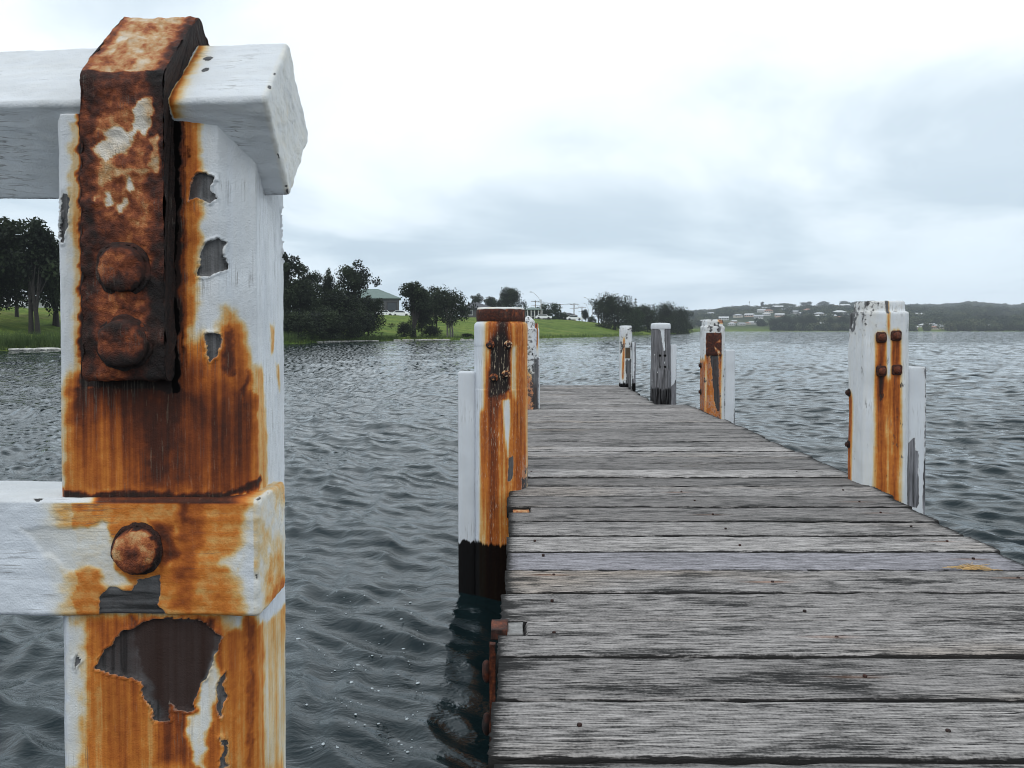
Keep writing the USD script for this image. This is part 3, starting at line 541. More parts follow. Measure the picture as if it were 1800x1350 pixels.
def m_br1(V):
    P = np.column_stack([V[:, 0], V[:, 2]]); g = .95 * smooth01(-sdf(P, [(-.045, .21), (-.02, .24), (.002, .16), (0.0, .05), (.012, -.02), (.01, -.12), (-.04, -.12), (-.05, .0)]), -.01, .006)
    g = np.maximum(g, .75 * smooth01(V[:, 0], .030, .042) * smooth01(-V[:, 2], -.30, -.05)); g = np.maximum(g, .55 * smooth01(V[:, 2], .54, .60) * smooth01(V[:, 0], -.01, .01)); g = np.maximum(g, .5 * (np.abs(V[:, 0] - .04) < .008))
    return np.column_stack([0 * g + .02, g, 1 - smooth01(V[:, 2], TIDE - .05, TIDE)])
make_batten(R1, .121, .215, -.08, .03, .608, m_br1, seed=9)

# second post on the right: white with a dark iron plate
X5, Y5 = 2.003, 8.03
q5 = [at(x, y, Y5 - .103) for x, y in ((1241, 585), (1268, 625))]
pu0, pu1, pv1, pv0 = q5[0][0] - X5, q5[1][0] - X5, q5[0][2], q5[1][2]
def m_r2(V):
    u, v = V[:, 0], V[:, 2]; front = smooth01(-V[:, 1], .05, .09); c = (pu0 + pu1) / 2
    r = .04 + front * .50 * smooth01(-np.abs(u - c + .01 * (v - .4)), -.092, -.055) * smooth01(-v, -pv0 - .02, -pv0 + .03) + .25 * (fb(V, (30, 30, 2), 5) - .5) * front
    r = np.maximum(r, front * .80 * np.exp(-((u - pu0 - .015) / .02) ** 2) * np.exp(-np.clip(pv0 - v, 0, 9) / .25) * (v < pv0 + .01))
    r = np.maximum(r, front * .75 * np.exp(-((u - pu1 + .008) / .014) ** 2) * np.exp(-np.clip(pv0 - v, 0, 9) / .5) * (v < pv0 + .01))
    r = np.maximum(r, .45 * smooth01(-v, -.30, -.05) * smooth01(-u, -.04, .02)); r = np.maximum(r, .6 * smooth01(-u, .085, .10) * smooth01(-v, -.55, -.45))
    r = np.maximum(r, .62 * smooth01(v, .865, .875) * smooth01(u, .02, .05))
    g = .92 * smooth01(-sdf(np.column_stack([u, v]), [(c - .02, pv0 - .01), (c + .035, pv0 - .01), (c + .045, .2), (c + .05, .0), (c + .02, .1), (c + .0, .35)]), -.015, .006) * front + (.42 + .1 * smooth01(v, .7, .85)) * (fb(V, (40, 40, 10), 77) + .35)
    return np.column_stack([np.clip(r, 0, .95), g, 1 - smooth01(v, TIDE - .1, TIDE)])
R2_ = make_post('jetty_post', 'white post with dark rusty iron plate on its face, second on the right', X5, Y5, squircle(.206, .206, .022, .010),
                [(-1.4, 1.0), (-.5, 1.0)] + [(z, 1.0) for z in zz(-.3, .82, .018)] + [(.826, 1), (.832, .96), (.838, .88), (.85, .87), (.875, .865), (.893, .83), (.90, .7), (.902, .4), (.903, .1)], m_r2, M_POST, .004, 7)
v, f = loft(squircle(pu1 - pu0, pv1 - pv0, .006, .008), [(0, 1), (.012, 1), (.016, .96), (.016, .7), (.016, .35), (.016, .05)]); v = displace(v, f, .003, 3, (40, 40, 40))
v = np.column_stack([v[:, 0] + (pu0 + pu1) / 2, -.102 - v[:, 2], v[:, 1] + (pv0 + pv1) / 2])
put('iron_plate', (v, f), M_IRON, R2_, smooth=True, mask=np.column_stack([.80 - 2.6 * (fb(v, (30, 30, 14), 13) - .60).clip(0) * 2, 0 * v[:, 0], 0 * v[:, 0]]))
for bz in (643, 690):
    q = at(1229, bz, Y5 - .05); iron_bolt(R2_, (-.102, .04, q[2]), .018, False, -math.pi / 2, .85)
def m_br2(V): return np.column_stack([0 * V[:, 0] + .02, .6 * smooth01(-V[:, 2], -.15, .05) * smooth01(V[:, 0], .02, .05) + .45 * (V[:, 0] < -.045), 1 - smooth01(V[:, 2], TIDE - .1, TIDE)])
make_batten(R2_, .107, .213, -.06, .04, .598, m_br2, seed=12)

# third on the right: bare grey post with a white cap and bolt holes
X6, Y6 = 1.767, 9.55
def m_r3(V):
    u, v = V[:, 0], V[:, 2]; n_ = fb(V, (16, 16, 3), 31)
    g = .95 - .75 * smooth01(v, .80, .815)
    g -= .8 * smooth01(-sdf(np.column_stack([u, v]), [(-.02, .82), (.02, .82), (.025, .70), (.035, .56), (.02, .55), (0.0, .66)]), -.01, .004)
    g -= 4.5 * (fb(V, (34, 34, 20), 33) - .60).clip(0)
    for hu, hv in HOLES: pass
    b = 1 - smooth01(v - .10 * (n_ - .5), .10, .17)
    return np.column_stack([0 * g + .03, g, np.maximum(b * .55, 1 - smooth01(v, TIDE - .1, TIDE))])
HOLES = [(at(x, y, Y6 - .105)[0] - X6, at(x, y, Y6 - .105)[2]) for x, y in ((1160, 625), (1169, 625), (1160, 645), (1169, 645))]
R3 = make_post('jetty_post', 'bare grey wooden post with white cap and four bolt holes, at the deck corner', X6, Y6, squircle(.210, .210, .045, .010),
               [(-1.4, 1.06), (-.5, 1.06)] + [(z, 1.06) for z in zz(-.3, .30, .018)] + [(z, 1.0) for z in zz(.36, .80, .018)] + [(.806, 1.0), (.812, 1.03), (.82, 1.035), (.85, 1.03), (.868, 1.0), (.877, .9), (.88, .6), (.881, .1)], m_r3, M_GREY, .005, 15)
M_HOLE = plain('hole_shadow', (.004, .004, .004), .9, .1)
for hu, hv in HOLES:
    v, f = loft(circle(.012, 14), [(0, .2), (0, .75), (.006, .8), (.008, 1.0), (.006, 1.25), (0, 1.3)])
    v = np.column_stack([v[:, 0] + hu, -.1055 - v[:, 2] * .3, v[:, 1] + hv]); put('bolt_hole', (v, f), M_HOLE, R3, smooth=True, normals=True)
def m_br3(V):
    g = .9 * smooth01(-V[:, 2] + 1.2 * V[:, 0], -.20, -.12) + .7 * smooth01(V[:, 0], .02, .035) * smooth01(-V[:, 2], -.52, -.42)
    return np.column_stack([0 * g + .02, g, 1 - smooth01(V[:, 2], TIDE - .1, TIDE)])
make_batten(R3, .110, .180, -.05, .04, .622, m_br3, seed=17)

# fourth on the right: flaking white post at the far end with a mortise
X7, Y7 = 1.598, 11.30
def m_r4(V):
    u, v = V[:, 0], V[:, 2]; front = smooth01(-V[:, 1], .04, .07)
    r = .04 + front * .56 * np.exp(-((u + .042 - .03 * (v - .4)) / .016) ** 2) * smooth01(-v, -.74, -.60) * smooth01(v, .08, .14)
    g = .32 + .40 * (fb(V, (26, 26, 7), 41) - .45) * 2 + .45 * front * smooth01(u, -.02, .01) * smooth01(-v, -.42, -.34) * smooth01(-u, -.075, -.06)
    g = np.clip(g, 0, 1) - .25 * smooth01(v, .82, .84)
    return np.column_stack([r, g, np.maximum(.8 * (1 - smooth01(v + .1 * fb(V, (9, 9, 9), 3), .06, .18)) * smooth01(-u, -.08, 0), 1 - smooth01(v, TIDE - .1, TIDE))])
R4 = make_post('jetty_post', 'flaking white post with a square mortise and rust stripe, at the far right end', X7, Y7, squircle(.165, .165, .016, .010),
               [(-1.4, 1.0), (-.5, 1.0)] + [(z, 1.0) for z in zz(-.3, .80, .018)] + [(.806, 1), (.812, .95), (.82, .93), (.85, .92), (.856, .8), (.857, .4), (.858, .1)], m_r4, M_POSTW, .004, 19)
q = [at(1099, 611, Y7 - .08), at(1108, 630, Y7 - .08)]
put('mortise', cat(box(q[0][0] - X7, q[1][0] - X7, -.0845, -.07, q[1][2], q[0][2])), plain('mortise_wood', (.06, .042, .025), .9, .3, 30), R4)
make_batten(R4, .084, .137, -.05, .05, .62, lambda V: np.column_stack([0 * V[:, 0] + .02, .3 + .5 * smooth01(V[:, 0], .008, .02) + .35 * smooth01(-V[:, 2], -.25, 0), 1 - smooth01(V[:, 2], .0, .1) * 1.0]), seed=21)

# two more on the left, mostly hidden behind the thick post
X8, Y8 = .165, 8.12
def m_l2(V):
    u, v = V[:, 0], V[:, 2]
    r = .04 + .50 * smooth01(-v - .9 * u, -.46, -.26) + .2 * (fb(V, (20, 20, 3), 51) - .5)
    return np.column_stack([r, .44 + .22 * smooth01(u, .02, .07) * smooth01(-v, -.6, -.3), 1 - smooth01(v, TIDE - .1, TIDE)])
L2 = make_post('jetty_post', 'flaking white post with pointed top, behind the thick rusty post', X8, Y8, squircle(.165, .165, .02, .011),
               [(-1.4, 1.0), (-.5, 1.0)] + [(z, 1.0) for z in zz(-.3, .80, .018)] + [(.806, 1), (.812, .90), (.818, .80), (.86, .78), (.885, .76), (.905, .55), (.925, .30), (.936, .12), (.938, .02)], m_l2, M_POSTW, .004, 23)
make_batten(L2, .078, .118, .0, .10, .52, lambda V: np.column_stack([0 * V[:, 0] + .02, .3 + .5 * (V[:, 0] < -.012), 1 - smooth01(V[:, 2], TIDE - .1, TIDE)]), seed=25)
X9, Y9 = .315, 11.15
def m_l3(V):
    u, v = V[:, 0], V[:, 2]
    return np.column_stack([.05 + .68 * smooth01(-np.abs(u), -.05, -.03) * smooth01(v, .45, .65), .3 + 0 * u, 1 - smooth01(v, TIDE - .1, TIDE)])
L3 = make_post('jetty_post', 'brown-stained white post farthest along the left edge of the deck', X9, Y9, squircle(.12, .16, .015, .011),
               [(-1.4, 1.0), (-.5, 1.0)] + [(z, 1.0) for z in zz(-.3, .81, .018)] + [(.816, .95), (.822, .80), (.875, .78), (.888, .7), (.89, .3)], m_l3, M_POSTW, .003, 27)

# ------------------------------------------------------------------ near handrail post
FX0, FX1, FY, BY, CH = -.645, -.375, 1.14, 1.36, .041
def wrap(V):
    """distance round the post from its front left corner, and height"""
    x, y = V[:, 0], V[:, 1]; cx = FX1 - CH
    L1 = cx - FX0; L2_ = CH * math.sqrt(2)
    s = np.where(y < FY + 1e-3 + .004, x - FX0, 0.0)
    s = np.where((x > cx) & (y <= FY + CH + .002), L1 + (x - cx) * math.sqrt(2), np.minimum(x - FX0, L1))
    s = np.where((x > FX1 - .006) & (y > FY + CH), L1 + L2_ + (y - FY - CH), s)
    s = np.where((x < FX1 - .03) & (y > FY + .05), -.05 - (y - FY), s)
    return np.column_stack([s, V[:, 2]])
def PW(x, y):
    p = at(x, y, 1.0); d = p - np.array([0, 0, EYE]); cx = FX1 - CH; L1 = cx - FX0
    a = d * FY
    if a[0] <= cx: return (a[0] - FX0, EYE + a[2])
    k = (cx - FY) / (d[0] - 1.0)                        # chamfer plane x - y = cx - FY
    b = d * k
    if b[0] <= FX1: return (L1 + (b[0] - cx) * math.sqrt(2), EYE + b[2])
    c = d * (FX1 / d[0]); return (L1 + CH * math.sqrt(2) + (c[1] - FY - CH), EYE + c[2])
def region(S, pts, soft=.004, conv=PW, lo=None):
    return smooth01(-sdf(S, [conv(*p) for p in pts]), -soft if lo is None else lo, soft)
rail_post = thing('handrail_post', 'close chamfered white post heavily streaked with rust, in the left foreground', 'post')
c2 = .008
prof = [(FX0 + c2, FY), (FX1 - CH, FY), (FX1, FY + CH), (FX1, BY - CH), (FX1 - CH, BY), (FX0 + c2, BY), (FX0, BY - c2), (FX0, FY + c2)]
prof = resample(prof, lambda c: .0024 if (c[1] < BY - .05 and c[0] > FX0 - 1) and not (c[1] > FY + .06 and c[0] < FX0 + .02) else .012)
ctr = prof.mean(0); prof0 = prof - ctr
DY0, DZV, DH = 1.237, EYE + .203, .115          # diamond rail centre y, its lowest edge, half diagonal
zr = [-1.4, -.8, -.3, 0.0, .08] + zz(.12, .99, .0026)
V, Fc = loft(prof0, [(z, 1.0) for z in zr] + [(1.0 + .002 * q, 1.0) for q in range(62)])
V[:, :2] += ctr
lim = np.minimum(EYE + .325, DZV + np.abs(V[:, 1] - DY0) + .004)     # the seat cut for the diamond rail
V[:, 2] = np.where(V[:, 2] > .99, .99 + (V[:, 2] - .99) / (1.122 - .99) * (lim - .99), V[:, 2])
S = wrap(V)
# warp a little so that outlines are ragged
Sw = S + np.column_stack([(fb(V, (55, 55, 55), 61) - .5) * .022 + (fb(V, (190, 190, 190), 57) - .5) * .003, (fb(V, (45, 45, 45), 62) - .5) * .024 + (fb(V, (170, 170, 170), 58) - .5) * .003])
chips = [
    ([(104, 345), (122, 346), (117, 375), (121, 395), (112, 425), (104, 428)], 1.0),
    ([(337, 315), (352, 305), (378, 315), (370, 330), (377, 352), (368, 362), (350, 352), (335, 356), (333, 335)], 1.0),
    ([(355, 430), (395, 425), (397, 472), (380, 485), (345, 490), (352, 460)], 1.0),
    ([(362, 585), (378, 578), (387, 590), (380, 625), (368, 630)], .9),
    ([(493, 375), (505, 375), (505, 425), (496, 420)], 1.0), ([(494, 445), (505, 440), (505, 465)], 1.0),
    ([(165, 1178), (185, 1145), (205, 1122), (240, 1095), (300, 1086), (345, 1090), (385, 1118), (377, 1165), (352, 1200), (338, 1252), (312, 1252), (298, 1232), (300, 1262), (272, 1266), (255, 1228), (238, 1192), (215, 1186)], 1.0),
    ([(385, 1190), (397, 1183), (395, 1230), (391, 1262), (386, 1255), (381, 1225)], 1.0),
    ([(388, 1300), (397, 1296), (402, 1350), (388, 1350)], .9),
    ([(129, 1160), (136, 1150), (140, 1165), (133, 1173)], 1.0)]
g = np.zeros(len(V))
for p, k in chips: g = np.maximum(g, k * region(Sw, p, .005))
r = .03 + .05 * (fb(V, (14, 14, 6), 63) - .4)
# yellow-stained strip left of the strap
r = np.maximum(r, .30 * region(Sw, [(122, 215), (150, 205), (150, 690), (128, 690), (126, 520), (122, 430)], .008) * (.45 + .9 * fb(V, (40, 40, 8), 64)))
r = np.maximum(r, .42 * region(Sw, [(118, 330), (150, 310), (150, 460), (128, 440)], .008) * (.3 + 1.1 * fb(V, (50, 50, 14), 65)))
# around the strap
r = np.maximum(r, .97 * region(Sw, [(138, 150), (322, 140), (322, 560), (318, 690), (140, 690)], .006))
r = np.maximum(r, .56 * region(Sw, [(310, 130), (352, 150), (348, 260), (362, 320), (352, 380), (345, 560), (330, 690), (305, 690)], .014, lo=-.014))
r = np.maximum(r, .74 * region(Sw, [(305, 130), (332, 150), (334, 690), (305, 690)], .010, lo=-.012))
# sheet of rust below the strap and the flame shape at right
r = np.maximum(r, .56 * region(Sw, [(108, 690), (130, 655), (330, 590), (362, 640), (385, 600), (400, 545), (420, 580), (435, 640), (452, 720), (456, 850), (108, 870)], .014, lo=-.024))
r = np.maximum(r, .72 * region(Sw, [(150, 670), (360, 600), (380, 700), (372, 870), (230, 870), (215, 760), (165, 720)], .03, lo=-.035))
r = np.maximum(r, .84 * region(Sw, [(235, 680), (330, 680), (325, 780), (300, 870), (250, 870), (235, 760)], .025, lo=-.03))
r = np.maximum(r, .80 * region(Sw, [(385, 620), (400, 565), (415, 610), (412, 655), (395, 660)], .008, lo=-.012))
r = np.maximum(r, .76 * region(Sw, [(422, 680), (436, 650), (438, 720), (430, 730)], .006, lo=-.012))
top = PW(300, 680)[1]; dl = .05 + .26 * fb(np.column_stack([S[:, 0] * 38, 0 * r, 0 * r]), (1, 1, 1), 59) ** 1.6
edge_ = np.where(S[:, 0] > PW(322, 600)[0], .13 * smooth01(S[:, 0], PW(322, 600)[0], PW(400, 600)[0]) + .02, .004)
drip = np.exp(-np.clip(top - S[:, 1], 0, 9) / dl) * (1 - smooth01(S[:, 1], top - edge_ * .6, top + edge_ * .5)) * (S[:, 1] > PW(300, 866)[1]) * region(Sw, [(128, 650), (385, 640), (450, 700), (456, 866), (108, 866)], .012, lo=-.012)
r = np.maximum(r, (.44 + .42 * drip) * smooth01(drip, .02, .2))
r = np.maximum(r, .34 * region(Sw, [(440, 640), (462, 650), (470, 760), (470, 870), (445, 870)], .012, lo=-.016))
r = np.maximum(r, .36 * region(Sw, [(474, 575), (482, 570), (482, 620), (476, 630)], .006, lo=-.008))
r = np.maximum(r, .30 * region(Sw, [(484, 640), (492, 640), (490, 690)], .006, lo=-.008))
r = r - .16 * region(Sw, [(100, 690), (128, 690), (152, 860), (100, 860)], .014, lo=-.014)
r = np.maximum(r, .90 * region(Sw, [(104, 862), (390, 861), (458, 838), (462, 850), (395, 880), (104, 884)], .006))
# below the rail: orange everywhere, dark in the middle
r = np.maximum(r, .40 * region(Sw, [(112, 1080), (512, 1050), (512, 1360), (112, 1360)], .01) * (.72 + .55 * fb(V, (45, 45, 3), 66)))
r = np.maximum(r, .45 * region(Sw, [(140, 1080), (395, 1080), (400, 1360), (140, 1360)], .02, lo=-.03))
r = np.maximum(r, .60 * region(Sw, [(255, 1085), (375, 1085), (370, 1200), (350, 1360), (255, 1360), (262, 1230)], .025, lo=-.02))
r = np.maximum(r, .80 * region(Sw, [(225, 1085), (385, 1085), (365, 1190), (340, 1250), (275, 1260), (250, 1200)], .02, lo=-.02))
r = np.maximum(r, .58 * region(Sw, [(425, 1075), (450, 1065), (452, 1360), (432, 1360)], .012, lo=-.012))
top2 = PW(300, 1090)[1]; dl = .03 + .30 * fb(np.column_stack([S[:, 0] * 42, 0 * r, 0 * r]), (1, 1, 1), 56) ** 1.8
drip = np.exp(-np.clip(top2 - S[:, 1], 0, 9) / dl) * (S[:, 1] < top2 + .01)
r = np.where(S[:, 1] < top2 + .01, r + .16 * drip * region(Sw, [(150, 1075), (512, 1050), (512, 1360), (150, 1360)], .02), r)
r = r - .30 * region(Sw, [(108, 1085), (150, 1090), (152, 1250), (145, 1350), (110, 1350)], .012, lo=-.012) * (.5 + fb(V, (40, 40, 25), 67))
r = r - .24 * region(Sw, [(462, 1060), (520, 1050), (520, 1350), (466, 1350)], .012) * (.35 + 1.0 * fb(V, (30, 30, 6), 68))
pale = region(Sw, [(380, 1150), (386, 1200), (376, 1240), (362, 1300), (358, 1352), (340, 1332), (328, 1282), (330, 1262), (345, 1252), (352, 1200)], .005)
r = r * (1 - .85 * pale) + .10 * pale * fb(V, (50, 50, 50), 69)
b = 1 - smooth01(V[:, 2], TIDE - .1, TIDE)
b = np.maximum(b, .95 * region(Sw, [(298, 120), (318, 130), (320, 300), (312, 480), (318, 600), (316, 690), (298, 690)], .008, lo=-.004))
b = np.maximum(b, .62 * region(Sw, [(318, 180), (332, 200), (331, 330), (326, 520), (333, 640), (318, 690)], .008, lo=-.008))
# paint has thickness: chips sink, edges curl, long drips of old coats
tm = trimesh.Trimesh(V, Fc, process=False).vertex_normals
chipd = smooth01(g + (fb(V, (60, 60, 60), 71) - .5) * .4, .4, .6)
V = V + tm * (-.0036 * chipd + .0016 * (fb(V, (30, 30, 9), 72) - .5) * 2 + .0016 * (fb(V, (120, 120, 40), 73) - .5) + .0030 * np.exp(-((g - .30) / .16) ** 2) * (g > .05) + .0018 * np.abs(fb(V, (75, 75, 7), 74) - .5))[:, None]
put('shaft', (V, Fc), M_NEAR, rail_post, smooth=True, mask=np.column_stack([np.clip(r, 0, 1), g, b]))

# iron strap over the top rail, with two worn bolts
ST, SX0, SX1 = .034, -.592, -.478
strap = thing('iron_strap', 'thick rusted iron strap bent over the white top rail and bolted to its post', 'strap')
fy, sy = FY - ST, DY0
apz = EYE + .433 + ST * 1.45
bz = apz - (sy - fy)
back = BY + ST
out = [(fy, EYE + at(0, 672, fy)[2] - EYE), (fy, bz), (sy, apz), (back - .02, apz - (back - .02 - sy))]
inn = [(back - .02 - .0, apz - (back - .02 - sy) - ST * 1.4), (sy, apz - ST * 1.414), (fy + ST, bz + (ST - ST * 1.414)), (fy + ST, out[0][1])]
poly = np.array(out + inn)
poly = resample(poly, .0030)
# fillet by smoothing the outline
for _ in range(26): poly = poly * .5 + (np.roll(poly, 1, 0) + np.roll(poly, -1, 0)) * .25
cen = poly.mean(0)
def poly_area(p): return .5 * np.sum(p[:, 0] * np.roll(p[:, 1], -1) - np.roll(p[:, 0], -1) * p[:, 1])
if poly_area(poly) < 0: poly = poly[::-1]
# slab: the bent outline given width along x, sides filled by triangulation
from shapely.geometry import Polygon
nx = 46; xsr = np.linspace(SX0, SX1, nx); n = len(poly)
V = np.concatenate([np.column_stack([np.full(n, x), poly]) for x in xsr])
i, k = np.meshgrid(np.arange(nx - 1), np.arange(n), indexing='ij'); a, b2 = i * n + k, i * n + (k + 1) % n
Fc = np.concatenate([np.stack([a, b2, b2 + n], -1).reshape(-1, 3), np.stack([a, b2 + n, a + n], -1).reshape(-1, 3)])
_, ft = trimesh.creation.triangulate_polygon(Polygon(poly), engine='earcut')
side = trimesh.creation.triangulate_polygon(Polygon(poly), engine='earcut')
vs, fs = np.asarray(side[0]), np.asarray(side[1])
from scipy.spatial import cKDTree
idx = cKDTree(poly).query(vs[:, :2])[1]
fs = idx[fs]
tri = poly[fs]; flip = ((tri[:, 1, 0] - tri[:, 0, 0]) * (tri[:, 2, 1] - tri[:, 0, 1]) - (tri[:, 1, 1] - tri[:, 0, 1]) * (tri[:, 2, 0] - tri[:, 0, 0])) < 0
fs[flip] = fs[flip][:, ::-1]
# the sides get their own vertices so that the edge stays crisp, then a slight bevel
V = np.vstack([V, np.column_stack([np.full(n, SX0), poly]), np.column_stack([np.full(n, SX1), poly])])
Fc = np.vstack([Fc, (fs + nx * n)[:, ::-1], fs + nx * n + n])
def SP(x, y):      # pixel on the strap's front
    p = at(x, y, fy); return (p[0], p[2])
S = np.column_stack([V[:, 0], V[:, 2]])
Sw = S + np.column_stack([(fb(V, (60, 60, 60), 81) - .5) * .02, (fb(V, (50, 50, 50), 82) - .5) * .02])
slope = V[:, 2] > bz + .004; topf = slope & (V[:, 2] > apz - np.abs(V[:, 1] - sy) - .012)
r = .59 + .24 * (fb(V, (38, 38, 24), 83) - .5) * 2 + .2 * (fb(V, (120, 120, 120), 80) - .5)
r += .20 * smooth01(-V[:, 0] + SX0 + .018 + .016 * (fb(V, (30, 30, 30), 84) - .3), -.006, .010)
r += .24 * smooth01(V[:, 0] - (SX1 - .012 - .020 * fb(V, (40, 40, 30), 85)), -.006, .008)
r += .13 * region(S, [(140, 130), (290, 100), (290, 165), (225, 185), (160, 210)], .012, SP, lo=-.01) * ~slope
r = np.where(~slope, r, r)
for p, k in (([(245, 175), (268, 165), (270, 205), (255, 240), (240, 225), (232, 250), (228, 215)], .62), ([(158, 258), (185, 240), (180, 232), (205, 218), (232, 235), (225, 270), (190, 285), (172, 275)], .52), ([(262, 240), (278, 235), (282, 270), (272, 305), (262, 290), (268, 262)], .45), ([(172, 282), (200, 278), (205, 300), (268, 295), (268, 302), (205, 310), (180, 330), (170, 310)], .25),
             ([(183, 340), (190, 335), (200, 360), (190, 365)], .55), ([(222, 320), (230, 310), (240, 330), (228, 340)], .5), ([(203, 362), (225, 345), (222, 358), (210, 372)], .5), ([(170, 345), (172, 360), (163, 352)], .5)):
    r -= (k - .04) * region(Sw, p, .0025, SP, lo=-.0015) * ~slope
r -= .06 * region(Sw, [(170, 240), (275, 240), (285, 440), (240, 440), (160, 400)], .03, SP, lo=-.03) * ~slope
r += .22 * region(Sw, [(150, 380), (215, 400), (160, 470)], .02, SP, lo=-.02) + .25 * region(Sw, [(250, 500), (300, 490), (300, 580), (262, 560)], .012, SP, lo=-.015) + .3 * region(Sw, [(232, 635), (300, 610), (300, 680), (210, 680)], .012, SP, lo=-.012)
tl = topf & (V[:, 1] < sy + .01)
r = np.where(tl, .26 + .42 * (fb(V, (70, 40, 40), 86) - .40) * 1.6 + .45 * smooth01(V[:, 0] - (SX1 - .016), -.008, .01) + .25 * smooth01(-(V[:, 0] - SX0 - .012), -.006, .006), r)
r = np.where(topf & ~tl, .85, r)
r[nx * n:] = .93 + .05 * fb(V[nx * n:], (20, 20, 20), 87)
side_n = np.zeros((len(V), 3)); tn = trimesh.Trimesh(V, Fc, process=False).vertex_normals
V = V + tn * ((fb(V, (38, 38, 38), 88) - .5) * .0105 + (fb(V, (110, 110, 110), 89) - .5) * .0055)[:, None]
inner = np.concatenate([np.tile(np.zeros(n), nx)])
put('band', (V, Fc), M_IRON, strap, smooth=True, mask=np.column_stack([np.clip(r, .02, .99), 0 * r, 0 * r]))
def worn_head(parent, x, y, yy, rad_, hgt, lv, seed, nm='bolt_head', nicks=True):
    q = at(x, y, yy)
    v, f = loft(circle(rad_, 60), [(0, 1.16), (.002, 1.14), (.003, 1.02), (.003, 1.0), (hgt * .5, .97), (hgt * .7, .92), (hgt * .85, .83), (hgt * .95, .7), (hgt, .5), (hgt * 1.02, .3), (hgt * 1.02, .12), (hgt * 1.02, .03)])
    v = displace(v, f, .0060, seed, (42, 42, 42)); v = displace(v, f, .0022, seed + 5, (130, 130, 130))
    mk = lv + .40 * (fb(v, (38, 38, 38), seed + 2) - .5) * 2
    rr_ = np.hypot(v[:, 0], v[:, 1]); mk = np.where((rr_ > rad_ * .93), np.maximum(mk, .86), mk)
    mk += .22 * smooth01(-v[:, 1], rad_ * .15, rad_ * .7)
    v = np.column_stack([v[:, 0] + q[0], yy - v[:, 2], v[:, 1] + q[2]])
    return put(nm, (v, f), M_IRON, parent, smooth=True, mask=np.column_stack([np.clip(mk, .08, .97), 0 * mk, 0 * mk]))
worn_head(strap, 216, 474, fy + .001, .0325, .016, .60, 91)
worn_head(strap, 218, 604, fy + .001, .0345, .020, .76, 95)

# lower rail
lo_rail = thing('handrail', 'white lower rail stained orange round its bolt, across the foreground post', 'rail')
RY0, RY1, RZ0, RZ1, RXE = 1.127, 1.262, EYE - .4055, EYE - .2385, -.3575
hw, hh = (RY1 - RY0) / 2, (RZ1 - RZ0) / 2
prof = resample([(-hw, -hh + .004), (-hw + .004, -hh), (hw - .006, -hh), (hw, -hh + .006), (hw, hh - .006), (hw - .006, hh), (-hw + .005, hh), (-hw, hh - .005)], lambda c: .0026 if c[0] < hw - .01 else .012)
if poly_area(prof) < 0: prof = prof[::-1]
xs = [-2.4, -1.6, -1.1, -.85] + zz(-.80, RXE - .004, .0026)
rings = [(x, 1.0) for x in xs] + [(RXE - .003, .995), (RXE - .001, .98), (RXE, .955)] + [(RXE + .0006, s) for s in np.linspace(.92, .03, 26)]
V, Fc = loft(prof, rings, 'x')
V[:, 1] += (RY0 + RY1) / 2; V[:, 2] += (RZ0 + RZ1) / 2
V[:, 1] -= .012 * (V[:, 0] - RXE)
front = V[:, 1] < RY0 + .03
S = np.column_stack([V[:, 0], V[:, 2]])
Sw = S + np.column_stack([(fb(V, (50, 50, 50), 101) - .5) * .024, (fb(V, (45, 45, 45), 102) - .5) * .02])
RP = lambda x, y: (at(x, y, RY0)[0], at(x, y, RY0)[2])
endf = V[:, 0] > RXE - .006
fr = (~endf) & (V[:, 1] < RY0 + .012)
topm = (V[:, 2] > RZ1 - .006) & ~endf
r = np.full(len(V), .03)
fm = lambda p, soft=.006, lo=None: region(Sw, p, soft, RP, lo)
rust = .43 * fm([(100, 850), (448, 850), (448, 900), (430, 940), (400, 1010), (420, 1050), (440, 1095), (112, 1095), (118, 1010), (98, 930)], .016, -.034)
rust = np.maximum(rust, .60 * fm([(290, 860), (370, 860), (380, 940), (350, 1095), (275, 1095), (290, 980)], .03, -.02))
rust = np.maximum(rust, .72 * fm([(300, 860), (345, 860), (350, 930), (310, 950)], .02, -.02))
rust = np.maximum(rust, .74 * fm([(250, 900), (300, 920), (330, 980), (290, 1000), (270, 1090), (280, 1010)], .015, -.015))
rust = rust - .30 * fm([(150, 850), (250, 850), (240, 890), (160, 920)], .02, -.02) * 0
pale = fm([(38, 930), (150, 928), (180, 918), (195, 950), (200, 1000), (228, 1030), (190, 1036), (170, 1004), (112, 1006), (98, 985), (60, 960)], .005)
rust = rust * (1 - .9 * pale) + .09 * pale
rust = np.where(rust < .2, rust, rust * (1 - .55 * fm([(395, 975), (440, 968), (442, 1010), (405, 1005), (380, 985)], .006)))
rust = rust * (1 - .55 * fm([(425, 900), (450, 880), (450, 1095), (436, 1095), (428, 1000)], .008, -.01))
rust = np.where(Sw[:, 0] < RP(128, 900)[0], rust * .75, rust)
r = np.where(fr, rust, r)
r = np.where(topm, .20 * smooth01(V[:, 0], -.62, -.58) + .04 + .55 * smooth01(V[:, 0], -.60, -.58) * (V[:, 1] < FY + .05) * smooth01(-V[:, 0], .36, .405), r)
r = np.where(endf, .13 + .30 * (fb(V, (22, 22, 16), 103) - .42).clip(0) * 2 + .30 * smooth01(-V[:, 2], -RZ0 - .03, -RZ0 - .005) * smooth01(fb(V, (16, 16, 16), 104), .4, .6), r)
g = np.zeros(len(V))
ed_ = smooth01(V[:, 0], RXE - .012, RXE - .003) * (1 - smooth01(V[:, 0], RXE - .0004, RXE + .0005))
g = .55 * ed_ * smooth01(fb(V, (40, 60, 60), 133), .56, .66)
